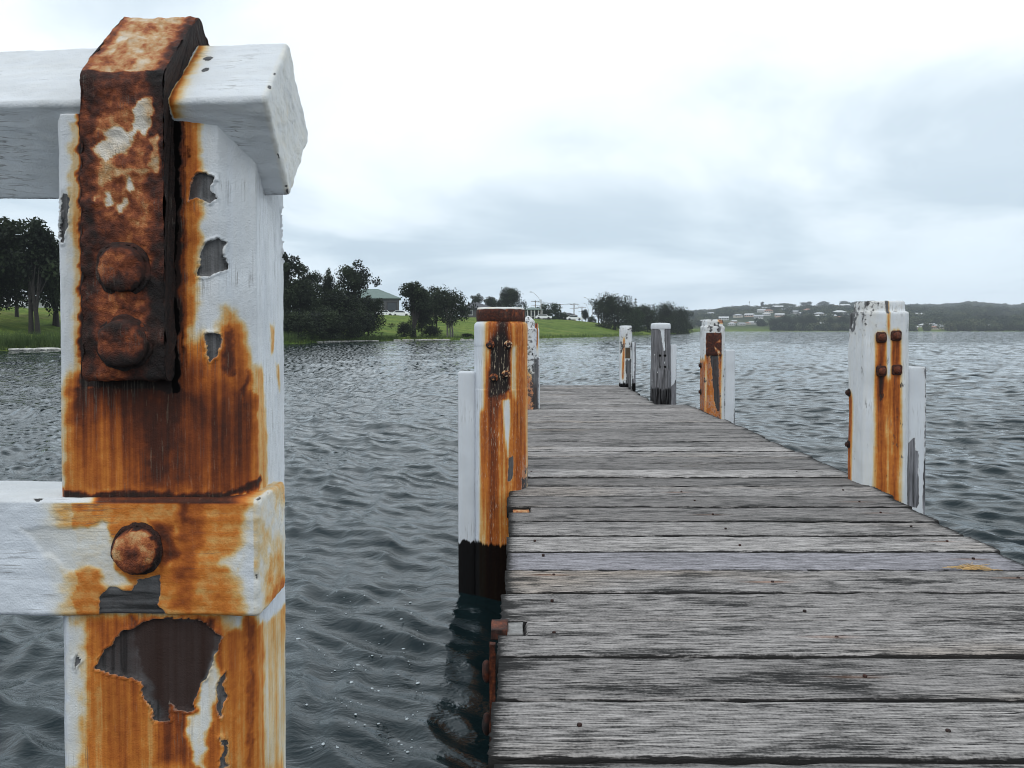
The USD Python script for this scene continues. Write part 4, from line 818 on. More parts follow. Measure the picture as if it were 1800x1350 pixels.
g = np.where(fr, np.maximum.reduce([g, fm([(176, 1046), (190, 1032), (225, 1040), (240, 1022), (282, 1014), (278, 1062), (288, 1092), (174, 1092)], .004), .9 * region(Sw, [(50, 878), (75, 868), (82, 876), (58, 885)], .003, RP)]), g)
tm = trimesh.Trimesh(V, Fc, process=False).vertex_normals
plate = fm([(38, 930), (150, 928), (180, 918), (195, 950), (200, 1000), (228, 1030), (190, 1036), (170, 1004), (112, 1006), (98, 985), (60, 960)], .0025) * fr
V = V + tm * (-.0024 * smooth01(g, .35, .6) - .0020 * plate + .0022 * (fb(V, (9, 30, 30), 105) - .5) * 2 * np.where(endf, 1.4, 1) + .0016 * (fb(V, (70, 110, 110), 106) - .5))[:, None]
put('beam', (V, Fc), M_NEARX, lo_rail, smooth=True, mask=np.column_stack([np.clip(r, 0, .95), g, 0 * r]))
worn_head(lo_rail, 243, 966, RY0 + .001, .0320, .022, .50, 111)

# diamond top rail
top_rail = thing('handrail', 'white diamond-set top rail held down by the iron strap on the foreground post', 'rail')
DC = EYE + .317; e = .006
prof = [(-DH + e * .3, -e * .7), (-e * .7, -DH + e * .3), (e * .7, -DH + e * .3), (DH - e * .3, -e * .7), (DH - e * .3, e * .7), (e * .7, DH - e * .3), (-e * .7, DH - e * .3), (-DH + e * .3, e * .7)]
prof = resample(prof, .0035)
if poly_area(prof) < 0: prof = prof[::-1]
TXE = -.337
xs = [-2.6, -1.8, -1.3, -1.0] + zz(-.95, TXE - .006, .0036)
rings = [(x, 1.0) for x in xs] + [(TXE - .004, .996), (TXE - .0015, .985), (TXE, .965)] + [(TXE + .0008, s) for s in np.linspace(.93, .03, 30)]
V, Fc = loft(prof, rings, 'x')
V[:, 1] += DY0 - .10 * (V[:, 0] - (-.50)); V[:, 2] += DC - .006 * (V[:, 0] + .35)
V[:, 2] += .006 * (fb(V, (3, 0, 0), 121) - .5) * (V[:, 2] > DC)
endf = V[:, 0] > TXE - .006
r = .03 + .05 * (fb(V, (8, 20, 20), 122) - .4)
dx = np.where(V[:, 0] > SX1, V[:, 0] - SX1, 9)
r = np.where(~endf & (V[:, 2] > DC - .02), np.maximum(r, .62 * np.exp(-(dx / .016) ** 1.3) * (.55 + .9 * fb(V, (30, 30, 30), 123))), r)
g = np.zeros(len(V))
Sx = np.column_stack([V[:, 0], V[:, 2]])
u = (V[:, 1] - DY0 + DH) * math.sqrt(2)
upf = (V[:, 2] > DC) & ~endf
g = np.where(upf, np.maximum(g, .75 * np.exp(-(((V[:, 0] + .452) / .010) ** 2 + ((V[:, 2] - DC - .085) / .008) ** 2))), g)
g = np.where(upf, np.maximum(g, .72 * np.exp(-(((V[:, 0] + .445) / .008) ** 2 + ((V[:, 2] - DC - .060) / .008) ** 2))), g)
g = np.where((V[:, 2] < DC + .012) & ~endf, np.maximum(g, .8 * np.exp(-(((V[:, 0] + .800) / .022) ** 2 + ((V[:, 2] - DC + .004) / .010) ** 2))), g)
g = np.where(endf, .50 * smooth01(fb(V, (60, 14, 14), 125), .62, .72) * .6, g)
ed_ = smooth01(V[:, 0], TXE - .007, TXE - .002) * (1 - smooth01(V[:, 0], TXE - .0005, TXE + .0006))
g = np.maximum(g, .66 * ed_ * smooth01(fb(V, (40, 60, 60), 131), .50, .62))
r = np.where(endf, .05 + .10 * fb(V, (20, 12, 12), 126), r)
tm = trimesh.Trimesh(V, Fc, process=False).vertex_normals
V = V + tm * (.0030 * (fb(V, (7, 26, 26), 127) - .5) * 2 * np.where(endf, 1.6, 1.0) + .0030 * (fb(V, (40, 90, 90), 128) - .5) + .0022 * np.abs(fb(V, (5, 60, 60), 129) - .5))[:, None]
put('beam', (V, Fc), M_NEARX, top_rail, smooth=True, mask=np.column_stack([np.clip(r, 0, .9), g, 0 * r]))

# ------------------------------------------------------------------ rusty hanging strap at the deck's left edge, and a second bar in the deck
M_CONC = plain('weathered_grey_block', (.20, .195, .19), .9, .35, 60, .004)
hs = thing('hanging_strap', 'rusty steel strap hanging over the left deck edge', 'strap')
def rusty(name, mesh, parent, lv, seed, amp=.003, pale=0.0):
    m_ = mesh.copy(); m_ = m_.subdivide_to_size(.012) if len(m_.faces) < 400 else m_
    v = displace(np.asarray(m_.vertices), np.asarray(m_.faces), amp, seed, (40, 40, 40)); f = np.asarray(m_.faces)
    mk = lv + .3 * (fb(v, (30, 30, 30), seed + 1) - .5) * 2
    if pale: mk -= pale * smooth01(fb(v, (24, 24, 24), seed + 4), .5, .58)
    return put(name, (v, f), M_IRON, parent, smooth=True, mask=np.column_stack([np.clip(mk, .05, .97), 0 * mk, 0 * mk]))
rusty('flat_bar', box(-.056, -.012, 2.115, 2.195, -.022, .004), hs, .84, 3, .003, .12)
rusty('hanger', box(-.058, -.043, 2.055, 2.075, -.30, -.012), hs, .70, 8, .003)
for z_ in (-.095, -.235):
    m_ = trimesh.creation.icosphere(3, .03); m_.apply_scale((.42, .8, .95)); m_.apply_translation((-.066, 2.09, z_)); rusty('bolt_head', m_, hs, .85, 14, .003)
blk = box(-.012, .030, 2.110, 2.190, -.040, -.003).subdivide_to_size(.012)
v = displace(np.asarray(blk.vertices), np.asarray(blk.faces), .005, 5, (40, 40, 40)); put('packing_block', (v, np.asarray(blk.faces)), M_CONC, hs, smooth=True, normals=True)
ib = thing('iron_bar', 'short rusty bar end set in a notch of the deck beside the thick post', 'bar')
rusty('bar', box(.004, .076, 3.535, 3.575, -.035, -.004), ib, .42, 18, .003)

# ------------------------------------------------------------------ dry grass wisp on the pale plank, foam on the water
def blades(specs, w, n=5):
    Vb, Fb = [], []
    for base, d, h, lean_ in specs:
        o = len(Vb)
        for k in range(n):
            t = k / (n - 1); p = base + d * (lean_ * t * t) + np.array([0, 0, h * t]); sd = np.array([-d[1], d[0], 0]) * w * (1 - t * .9)
            Vb += [p - sd, p + sd]
        for k in range(n - 1):
            q = o + 2 * k; Fb += [(q, q + 1, q + 3), (q, q + 3, q + 2)]
    return np.array(Vb), np.array(Fb)
straw = []
q = on_z(1690, 1000, .004)
for k in range(24):
    a0 = math.radians(-18 + rng.normal() * 16); ln = .04 + .09 * rng.random(); s0 = q + np.array([rng.normal() * .025, rng.normal() * .010, .001 + .004 * rng.random()])
    pts = [s0 + np.array([math.cos(a0 + .35 * t) * ln * t, math.sin(a0 + .35 * t) * ln * t, .008 * math.sin(3 * t) * rng.random()]) for t in np.linspace(0, 1, 6)]
    straw.append(tube(pts, [.0010] * 5 + [.0005], 4))
tag(put('dry_grass', cat(*straw), plain('straw', (.42, .27, .11), .8, .3, 40)), 'wisp of dry brown grass lying on the pale smooth plank', 'dry grass')
foam = []
fr_ = np.random.default_rng(8)
def blob(x, y, r_):
    s_ = trimesh.creation.icosphere(1, r_); s_.apply_scale((1.0 + .6 * fr_.random(), 1, .35)); s_.apply_transform(trimesh.transformations.rotation_matrix(fr_.random() * 3, (0, 0, 1))); s_.apply_translation((x, y, water_height(x, y) + .002)); return s_
for k in range(95):
    t = fr_.random(); px, py = 560 + 210 * fr_.random() + 40 * fr_.normal(), 1040 + 310 * t
    if fr_.random() < .25: px, py = 520 + 330 * fr_.random(), 900 + 430 * fr_.random()
    px = min(px, 745 - 40 * fr_.random()); p = on_z(px, py, WATER); foam.append(blob(p[0], p[1], .002 + .0055 * fr_.random() ** 4))
tag(put('foam', cat(*foam), plain('foam', (.34, .38, .40), .4, .2), smooth=True), 'small white foam bubbles drifting between the foreground post and deck', 'foam', kind='stuff')

# ------------------------------------------------------------------ trees
def leaf_cloud(lobes, n, size, r_, shell=.55, sag=.1):
    """n small leaf sprays spread through the outer part of the lobes (centre, radii)"""
    vol = np.array([np.prod(l[1]) ** (2 / 3) for l in lobes]); pick = r_.choice(len(lobes), n, p=vol / vol.sum())
    d = r_.normal(size=(n, 3)); d /= np.linalg.norm(d, axis=1)[:, None]
    rad_ = (shell + (1 - shell) * r_.random(n) ** .6) * (1 + .13 * r_.normal(size=n))
    C = np.array([lobes[i][0] for i in pick]) + d * rad_[:, None] * np.array([lobes[i][1] for i in pick])
    C = C[C[:, 2] > .05]; n = len(C)
    nrm = d[:n] + r_.normal(size=(n, 3)) * .8; nrm /= np.linalg.norm(nrm, axis=1)[:, None]
    a = np.cross(nrm, r_.normal(size=(n, 3))); a /= np.linalg.norm(a, axis=1)[:, None]; b = np.cross(nrm, a)
    s1, s2 = (size * (.5 + r_.random(n)))[:, None], (size * (.3 + .6 * r_.random(n)))[:, None]
    V = np.stack([C - a * s1, C - b * s2 + nrm * s1 * .2, C + a * s1 * (.8), C + b * s2 + nrm * s1 * .1], 1).reshape(-1, 3)
    o = np.arange(n)[:, None] * 4
    return V, np.concatenate([o + [0, 1, 2], o + [0, 2, 3]])
protos = stage.DefinePrim('/World/Looks/tree_kinds') if False else None
def tree_parts(root, H, W, seed, leaf, bark, n=5200, trunk=.30, sparse=False, multi=1, size=.17, low=0.0):
    r_ = np.random.default_rng(seed); lobes, limbs = [], []
    base = H * trunk
    for t in range(multi):
        x0, y0 = ((t - (multi - 1) / 2) * .5 + r_.normal() * .05, r_.normal() * .15) if multi > 1 else (0, 0)
        lean_ = r_.normal(size=2) * .05 * H
        pts = [np.array([x0, y0, -.3]), np.array([x0 + lean_[0] * .3, y0 + lean_[1] * .3, base * .6]), np.array([x0 + lean_[0], y0 + lean_[1], base * 1.3]), np.array([x0 + lean_[0] * 1.6, y0 + lean_[1] * 1.6, H * .75])]
        limbs.append(tube(pts, [H * .028, H * .021, H * .017, H * .006], 7))
        for b in range(9 if multi == 1 else 6):
            h0 = base * (.7 + .8 * r_.random()) ; a = r_.random() * 6.28; s_ = pts[1] + (pts[2] - pts[1]) * r_.random()
            up = (.15 + .85 * r_.random() ** .8)
            e_ = np.array([math.cos(a) * W * .36 * (1.25 - up * .75) * (.6 + .5 * r_.random()), math.sin(a) * W * .36 * (1.25 - up * .75) * (.6 + .5 * r_.random()), base + (H * .88 - base) * up])
            limbs.append(tube([s_, (s_ + e_) / 2 + (0, 0, -.03 * H), e_], [H * .011, H * .007, H * .002], 5))
            lr = W * (.15 + .13 * r_.random()) * (.72 if sparse else 1.0)
            lobes.append((e_, np.array([lr, lr, lr * (.70 + .4 * r_.random())])))
            if r_.random() < .8:
                e2 = e_ + r_.normal(size=3) * lr * np.array([.9, .9, .7]); lobes.append((e2, np.array([lr, lr, lr * .8]) * (.45 + .3 * r_.random())))
    for k in range(4): lobes.append((np.array([r_.normal() * W * .08, r_.normal() * W * .08, base + (H - base) * (.45 + .15 * k)]), np.array([W * .21, W * .21, H * .13]) * (.8 if sparse else 1) * (1 - .14 * k)))
    if low:
        for k in range(6):
            a = r_.random() * 6.28; lobes.append((np.array([math.cos(a) * W * .3, math.sin(a) * W * .3, H * low * (.6 + r_.random())]), np.array([W * .2, W * .2, H * .12])))
    put('trunk', cat(*limbs), bark, root, smooth=True)
    top = max(l[0][2] + l[1][2] for l in lobes)
    V, Fc = leaf_cloud(lobes, n, size, r_, .45 if not sparse else .25)
    V[:, 2] *= H / np.percentile(V[:, 2], 99.7)
    put('crown', (V, Fc), leaf, root)
KIND = {}
def tree(kind, name, label, cat_, px, r, hpx_top, wpx=None, rz=None, group=None, base=None):
    """px: picture column; r: metres away; hpx_top: picture row of the top; wpx: width in pixels"""
    g_ = ground(px, r) if base is None else base
    topz = EYE + (HORIZON - hpx_top) / F * g_[1]; H = max(topz - g_[2], .5)
    spec = {'round': (7.0, 6.5, 31, M_LEAF, M_BARK, 6500, .26, False, 1, .17, 0), 'tall': (9.0, 5.0, 32, M_LEAF, M_BARK, 7000, .24, False, 2, .17, 0), 'airy': (9.0, 7.0, 33, M_LEAF, M_BARK, 4600, .30, True, 1, .15, 0),
            'low': (4.0, 5.5, 34, M_LEAF, M_BARK, 5200, .08, False, 3, .16, .12), 'green': (5.5, 5.5, 35, M_LEAF_G, M_BARK, 5200, .12, False, 1, .17, .12), 'pale': (7.0, 7.4, 36, M_LEAF, M_BARK_P, 5600, .24, False, 3, .17, 0),
            'broad': (9.0, 12.0, 37, M_LEAF, M_BARK, 9000, .16, False, 2, .22, .10)}[kind]
    W = wpx / F * g_[1] if wpx else H * spec[1] / spec[0]
    if rz is None: rz = random.random() * 360
    if kind not in KIND:
        o = thing(name, label, cat_, g_, rz, (W / spec[1], W / spec[1], H / spec[0]), group); tree_parts(o, *spec); KIND[kind] = o; return o
    return dup(KIND[kind], name, label, cat_, g_, rz, (W / spec[1], W / spec[1], H / spec[0]), group)
G1, G2, G3 = 'dark trees along the left bank', 'trees on the crest of the bank', 'trees on the wooded point'
tree('tall', 'tree', 'tall dark tree on the bank at the left picture edge', 'tree', -14, 62, 382, 118)
tree('tall', 'tree', 'tall dark tree with twin trunks standing just left of the foreground post', 'tree', 60, 63, 388, 100, 40)
tree('round', 'tree', 'dark tree half hidden by the left edge of the foreground post', 'tree', 112, 66, 425, 90)
tree('round', 'tree', 'dark tree behind the twin-trunked tree left of the foreground post', 'tree', 30, 72, 415, 120)
tree('round', 'tree', 'low spreading dark tree at the far left edge under the tall one', 'tree', -8, 66, 430, 120)
tree('tall', 'tree', 'dark leaning tree touching the left side of the foreground post', 'tree', 98, 70, 432, 90)
for k, (px, r, top, w, kind, lab) in enumerate([
    (180, 70, 430, 120, 'round', None), (270, 74, 425, 120, 'tall', None), (360, 78, 440, 120, 'round', None), (440, 80, 430, 110, 'tall', None)]):
    pass                                                   # hidden behind the foreground post in the photograph
tree('tall', 'tree', 'narrow tall dark tree rising right beside the foreground post', 'tree', 503, 84, 449, 70)
tree('airy', 'tree', 'small airy tree top second from the foreground post', 'tree', 546, 90, 470, 62)
tree('airy', 'tree', 'open crowned tree between two airy trees above the dark thicket', 'tree', 576, 92, 474, 48)
tree('airy', 'tree', 'largest airy dark tree with lacy crown above the thicket left of the house', 'tree', 618, 94, 460, 98)
tree('round', 'tree', 'dark tree on the bank below the airy crowns, right of the foreground post', 'tree', 528, 86, 492, 100)
tree('round', 'tree', 'dark tree in the thicket under the largest airy tree', 'tree', 600, 92, 508, 110)
tree('round', 'tree', 'dark bushy tree partly covering the green-roofed house', 'tree', 648, 99, 525, 66)
for k, (px, r, top, w) in enumerate([(520, 81, 545, 90), (560, 85, 540, 90), (598, 90, 545, 80), (635, 96, 556, 60)]):
    tree('low', 'bush', ['dark bush at the waterside next to the foreground post', 'dark bush second along the waterside thicket', 'dark bush under the largest airy tree by the water', 'small dark bush at the right end of the waterside thicket'][k], 'bush', px, r, top, w)
tree('tall', 'tree', 'tall narrow dark tree right of the green-roofed house', 'tree', 728, 102, 497, 62)
tree('round', 'tree', 'dark tree overlapping the tall narrow tree by the house', 'tree', 742, 106, 520, 48)
tree('low', 'bush', 'low leaning shrub with visible stem below the tall narrow tree', 'bush', 712, 101, 566, 36)
tree('low', 'bush', 'low dark shrub on the shore between two bank trees', 'bush', 757, 105, 572, 36)
tree('pale', 'tree', 'broad dark tree with pale forked trunk left of the thick round post', 'tree', 792, 110, 507, 76, 20)
tree('round', 'tree', 'dark rounded tree top just left of the pale-trunked tree', 'tree', 768, 116, 505, 46)
tree('low', 'bush', 'small dark shrub at the water beside the pale-trunked tree', 'bush', 822, 110, 586, 22)
tree('airy', 'tree', 'thin tree on the crest behind the dark roof', 'tree', 838, 225, 517, 40)
tree('round', 'tree', 'small dark tree on the crest above the thick round post', 'tree', 866, 222, 522, 34)
tree('round', 'tree', 'dark rounded tree on the crest behind the thick round post', 'tree', 898, 205, 506, 52)
tree('green', 'tree', 'green bushy tree on the crest right of the verandah house', 'tree', 958, 226, 534, 26)
tree('green', 'tree', 'mid green tree, the taller of the pair beside the verandah house', 'tree', 974, 226, 533, 30)
tree('green', 'bush', 'dark green shrub right of the green tree pair', 'bush', 992, 228, 549, 22)
tree('green', 'bush', 'small round shrub on the crest in front of the brick house', 'bush', 1003, 230, 553, 16)
tree('round', 'tree', 'small dark conifer-like tree between the power poles', 'tree', 1029, 236, 544, 16)
tree('green', 'bush', 'small shrub on the crest beside the small dark tree', 'bush', 1041, 236, 556, 16)
tree('airy', 'tree', 'wispy tree at the left edge of the wooded point', 'tree', 1052, 232, 528, 34)
tree('broad', 'tree', 'largest broad dark tree of the wooded point', 'tree', 1080, 196, 517, 74)
tree('green', 'tree', 'lighter green tree in front of the wooded point', 'tree', 1112, 205, 541, 40)
tree('broad', 'tree', 'broad dark tree behind the lighter green one on the point', 'tree', 1108, 240, 536, 58)
tree('broad', 'tree', 'dark tree mid way along the wooded point', 'tree', 1138, 225, 536, 52)
tree('broad', 'tree', 'second highest dark tree on the wooded point, near its tip', 'tree', 1164, 240, 532, 56)
tree('broad', 'tree', 'last dark tree at the tip of the wooded point', 'tree', 1192, 265, 541, 44)
tree('low', 'bush', 'low dark shrub at the waterside tip of the point', 'bush', 1203, 286, 566, 32)
tree('low', 'bush', 'dark undergrowth bush at the foot of the point trees', 'bush', 1172, 255, 562, 46)
# a layered pine standing far behind the point
lp = thing('pine_tree', 'thin layered pine top rising behind the wooded point', 'tree', ground(1117, 420))
Hp = EYE + (HORIZON - 526) / F * 420 - ground(1117, 420)[2]
put('trunk', tube([(0, 0, -.3), (0, 0, Hp)], [.35, .05], 7), M_BARK, lp, smooth=True)
pn = [trimesh.creation.cone(Hp * .02 + Hp * .16 * (1 - t) + .5, .9, sections=14, transform=trimesh.transformations.translation_matrix((0, 0, Hp * t))) for t in np.linspace(.2, .97, 9)]
put('crown', cat(*pn), M_LEAF, lp)

# shore grass: reeds along the near water's edge
sp = []
for k in range(9000):
    px = rng.choice([rng.uniform(-60, 116), rng.uniform(495, 700), rng.uniform(700, 1130)], p=[.34, .42, .24]); rs_ = itp(SH, px)
    d_ = abs(rng.normal()) * (2.2 if px < 640 else 1.0) + .05; g_ = ground(px, rs_ + d_)
    a0 = rng.random() * 6.28; h = (.45 + .55 * rng.random()) * (1.0 if px < 640 else .6)
    sp.append((g_ - (0, 0, .05), np.array([math.cos(a0), math.sin(a0), 0]), h, .25 * h))
v, f = blades(sp, .022, 3)
tag(put('reeds', (v, f), M_REED), 'tall green grass and reeds fringing the left shore', 'reeds', kind='stuff')
# pale stones at the waterline
rk = thing('shore_rocks', 'line of pale stones and debris along the left waterline', 'rocks')
del_ = []
for k in range(150):
    px = rng.choice([rng.uniform(20, 95), rng.uniform(560, 660), rng.uniform(690, 930)]); g_ = ground(px, itp(SH, px) + rng.uniform(-.15, .12)); s_ = trimesh.creation.icosphere(1, .10 + .12 * rng.random())
    s_.apply_scale((1.6 + rng.random() * 1.5, 1, .5)); s_.vertices += rng.normal(size=s_.vertices.shape) * .012; s_.apply_translation((g_[0], g_[1], WATER + .05)); del_.append(s_)
stones = put('stones', cat(*del_), plain('pale_stone', (.42, .41, .39), .9, .4, 3), rk); tag(stones, kind='stuff')

# ------------------------------------------------------------------ buildings, cars and poles on the bank
M_GLASS = plain('dark_window_glass', (.02, .025, .03), .15, .1)
M_WHITE = plain('white_trim', (.72, .72, .70), .6, .08)
def house(root, w, d, h, roof_h, wallm, roofm, hip=True, over=.5, wins=3, verandah=False, trim=True):
    put('wall', box(-w / 2, w / 2, -d / 2, d / 2, -1.2, h), wallm, root)
    W, D = w / 2 + over, d / 2 + over; rl = max(W - D, .3) if hip else W
    rv = np.array([(-W, -D, h), (W, -D, h), (W, D, h), (-W, D, h), (-rl, 0, h + roof_h), (rl, 0, h + roof_h), (-W, -D, h - .18), (W, -D, h - .18), (W, D, h - .18), (-W, D, h - .18)])
    rf = np.array([(0, 1, 5), (0, 5, 4), (1, 2, 5), (2, 3, 4), (2, 4, 5), (3, 0, 4), (6, 7, 1), (6, 1, 0), (7, 8, 2), (7, 2, 1), (8, 9, 3), (8, 3, 2), (9, 6, 0), (9, 0, 3), (6, 8, 7), (6, 9, 8)])
    put('roof', trimesh.Trimesh(rv, rf, process=False), roofm, root)
    for k in range(wins):
        x = (k + .5) / wins * w - w / 2
        wn = put('window', box(x - w * .09, x + w * .09, -d / 2 - .04, -d / 2 - .003, h * .35, h * .8), M_WHITE if trim else M_BARK, root)
        put('pane', box(x - w * .078, x + w * .078, -d / 2 - .055, -d / 2 - .043, h * .38, h * .77), M_GLASS, wn)
    if verandah:
        put('verandah_roof', box(-w / 2 - .3, w / 2 + .3, -d / 2 - 2.4, -d / 2 - .06, h - .22, h - .10), roofm, root)
        for k in range(6):
            x = -w / 2 + w * k / 5; put('verandah_post', box(x - .08, x + .08, -d / 2 - 2.3, -d / 2 - 2.14, -.8, h - .23), M_WHITE, root)
ROOF = {n_: plain('roof_' + n_, c, .7, .12, 2) for n_, c in dict(green=(.11, .155, .14), charcoal=(.05, .052, .06), grey=(.30, .31, .33), white=(.42, .43, .44), terracotta=(.25, .12, .08)).items()}
WALL = {n_: plain('wall_' + n_, c, .85, .12, 2) for n_, c in dict(brick=(.16, .08, .045), cream=(.52, .46, .38), dark=(.06, .06, .062), white=(.46, .46, .45), pink=(.40, .27, .21)).items()}
def bank_house(label, px, r, top_y, w, d, h, rh, wall, roof, rz=0, **kw):
    g_ = ground(px, r); z = EYE + (HORIZON - top_y) / F * g_[1] - h - rh
    o = thing('house', label, 'house', (g_[0], g_[1], max(z, g_[2] - .5)), rz); house(o, w, d, h, rh, WALL[wall], ROOF[roof], **kw); return o
h1 = bank_house('house with pale green hipped roof between the dark trees on the bank', 652, 215, 508, 15.0, 11.0, 5.2, 2.6, 'dark', 'green', 8, wins=4, trim=False)
put('annexe', box(-2.6, 2.2, -9.3, -5.8, -.8, 3.0), WALL['brick'], h1); put('annexe_roof', box(-2.8, 2.4, -9.5, -5.7, 3.0, 3.15), ROOF['grey'], h1)
for x in (2.3, 3.0): put('downpipe', box(x, x + .25, -9.75, -9.55, -.8, 3.0), M_WHITE, h1)
bank_house('grey hipped roof showing between two dark bank trees', 754, 210, 533, 6.5, 6.0, 3.0, 1.4, 'brick', 'grey')
bank_house('house with charcoal roof left of the thick round post', 836, 200, 531, 6.5, 6.5, 2.8, 1.5, 'dark', 'charcoal', 18)
bank_house('low house with green roof and white verandah posts on the crest', 936, 225, 540, 5.0, 5.0, 2.9, .7, 'dark', 'green', 0, verandah=True)
bank_house('small pale house with terracotta trim behind the crest shrubs', 1000, 250, 550, 4.0, 4.0, 2.2, .8, 'pink', 'charcoal')
bank_house('white house seen beneath the tree canopy at the far left', 38, 104, 527, 3.6, 4.0, 2.1, .5, 'white', 'grey')
bank_house('pale house glimpsed under the trees beside the foreground post', 84, 110, 525, 2.6, 3.5, 2.0, .5, 'white', 'white')
def make_car(root, paint):
    prof_ = Polygon([(-2.1, .32), (2.1, .32), (2.15, .62), (2.05, .82), (1.15, .92), (.55, 1.38), (-1.1, 1.42), (-1.85, .98), (-2.15, .9), (-2.2, .5)])
    b_ = trimesh.creation.extrude_polygon(prof_, 1.7, engine='earcut'); b_.apply_transform(trimesh.transformations.rotation_matrix(math.pi / 2, (1, 0, 0))); b_.apply_translation((0, .85, 0))
    put('body', b_, paint, root)
    gl = Polygon([(.98, .95), (.50, 1.32), (-1.05, 1.35), (-1.60, 1.0)])
    for y in (-.856, .852):
        w_ = trimesh.creation.extrude_polygon(gl, .01, engine='earcut'); w_.apply_transform(trimesh.transformations.rotation_matrix(math.pi / 2, (1, 0, 0))); w_.apply_translation((0, y + .005, 0)); put('window', w_, M_GLASS, root)
    for x in (-1.35, 1.3):
        for y in (-.80, .80):
            put('wheel', trimesh.creation.cylinder(.33, .22, sections=16, transform=trimesh.transformations.translation_matrix((x, y, .33)) @ trimesh.transformations.rotation_matrix(math.pi / 2, (1, 0, 0))), M_DARK, root)
M_CARW = plain('white_car_paint', (.74, .75, .76), .25, .03)
c0 = None
for px, r, lab in ((676, 178, 'white parked car below the green-roofed house'), (706, 182, 'white parked car half hidden by the tall narrow tree'), (956, 214, 'white parked car in front of the verandah house'), (1010, 218, 'white parked car by the power pole on the crest'), (8, 92, 'white parked car at the far left under the trees'), (1072, 225, 'white parked car at the foot of the wooded point trees')):
    g_ = ground(px, r) + np.array([0, 0, .05])
    if c0 is None: c0 = thing('parked_car', lab, 'car', g_, 5, 1.0, 'cars parked on the bank'); make_car(c0, M_CARW)
    else: dup(c0, 'parked_car', lab, 'car', g_, random.uniform(-12, 12), 1.0, 'cars parked on the bank')
M_POLE = plain('pole_timber', (.22, .20, .18), .8, .2); M_STEEL = plain('galvanised_steel', (.45, .46, .47), .5, .1)
pole_tops = []
for px, r, top, lab in ((941, 236, 528, 'power pole with double crossarms behind the verandah house'), (984, 300, 534, 'distant power pole above the green tree pair'), (1009, 232, 533, 'tall power pole with crossarms standing clear on the crest'), (1023, 260, 539, 'shorter power pole right of the clear one')):
    g_ = ground(px, r); H = EYE + (HORIZON - top) / F * g_[1] - g_[2]
    o = thing('power_pole', lab, 'power pole', g_); put('pole', tube([(0, 0, -.5), (0, 0, H)], [.17, .12], 8), M_POLE, o, smooth=True)
    for dz in (.35, 1.5): put('crossarm', box(-1.25, 1.25, -.22, -.12, H - dz - .12, H - dz), M_POLE, o)
    for x in (-1.1, -.5, .5, 1.1): put('insulator', trimesh.creation.cylinder(.06, .25, sections=8, transform=trimesh.transformations.translation_matrix((x, -.17, H - .22))), M_WHITE, o)
    pole_tops.append(g_ + np.array([0, 0, H - .35]))
for px, r, top, ax, lab in ((951, 220, 526, -2.6, 'street lamp on a pole with long arm beside the verandah house'), (1041, 240, 535, -2.0, 'thin street lamp left of the wispy tree'), (1035, 262, 544, -1.2, 'small distant street lamp near the wispy tree'), (742, 200, 526, 1.0, 'street lamp showing between the two bank trees')):
    g_ = ground(px, r); H = EYE + (HORIZON - top) / F * g_[1] - g_[2]; up = 2.0
    o = thing('street_lamp', lab, 'street lamp', g_); put('pole', tube([(0, 0, -.5), (0, 0, H)], [.14, .10], 8), M_POLE if px == 951 else M_STEEL, o, smooth=True)
    put('arm', tube([(0, 0, H - .8), (ax * .35, 0, H + up * .35), (ax * .75, 0, H + up * .85), (ax, 0, H + up)], .06, 6), M_STEEL, o, smooth=True)
    put('lamp_head', trimesh.creation.icosphere(2, .18, ).apply_scale((2.0, .9, .6)).apply_translation((ax - .2, 0, H + up - .02)), M_STEEL, o, smooth=True)
# wires between the poles
for a_, b_, lab in ((pole_tops[0], pole_tops[2], 'power line strung from the verandah pole to the clear pole'), (pole_tops[2], pole_tops[3], 'power line between the two right-hand power poles')):
    pw = thing('power_line', lab, 'wire')
    for x in (-1.1, -.5, .5, 1.1):
        ts = np.linspace(0, 1, 14); pts = [a_ + (b_ - a_) * t + np.array([x, -.17, .20 - 4 * t * (1 - t) * .5]) for t in ts]
        put('wire', tube(pts, .018, 4), M_DARK, pw)
# a pale path along the crest
pts = [ground(px, itp(SH, px) + itp(DW, px) + 4) for px in np.linspace(-60, 1050, 90)]
pv = np.array([[p + np.array([0, -1.1, .14]), p + np.array([0, 1.1, .16])] for p in pts]).reshape(-1, 3)
pf = np.concatenate([[(2 * k, 2 * k + 2, 2 * k + 3), (2 * k, 2 * k + 3, 2 * k + 1)] for k in range(89)])
tag(put('path', (pv, pf), plain('pale_path', (.40, .39, .36), .9, .15, 1)), kind='structure')

# ------------------------------------------------------------------ far shore: houses, wood
FAR = [(1207, 549), (1214, 567), (1209, 572), (1253, 547), (1250, 555), (1290, 566), (1286, 571), (1303, 571), (1315, 569), (1323, 569), (1297, 557), (1317, 556), (1307, 549), (1347, 546), (1351, 549), (1367, 543), (1375, 548), (1370, 556), (1347, 554), (1333, 559), (1357, 566), (1388, 568), (1407, 554), (1408, 543), (1428, 543), (1438, 543), (1467, 542), (1459, 542), (1440, 555), (1434, 558), (1475, 553), (1460, 559), (1473, 561), (1443, 572), (1452, 573), (1484, 540), (1489, 556), (1590, 552), (1601, 553), (1613, 556), (1635, 554), (1607, 577), (1623, 574), (1635, 573), (1641, 578), (1650, 576), (1658, 577), (1667, 575), (1700, 562), (1722, 562), (1747, 562), (1770, 562), (1733, 575), (1723, 576), (1753, 574), (1776, 574), (1716, 575), (1272, 562), (1262, 570), (1238, 566), (1231, 571), (1397, 550), (1420, 548), (1338, 548), (1390, 545)]
variants = [('white', 'white'), ('white', 'grey'), ('cream', 'terracotta'), ('white', 'white'), ('cream', 'grey'), ('pink', 'white')]
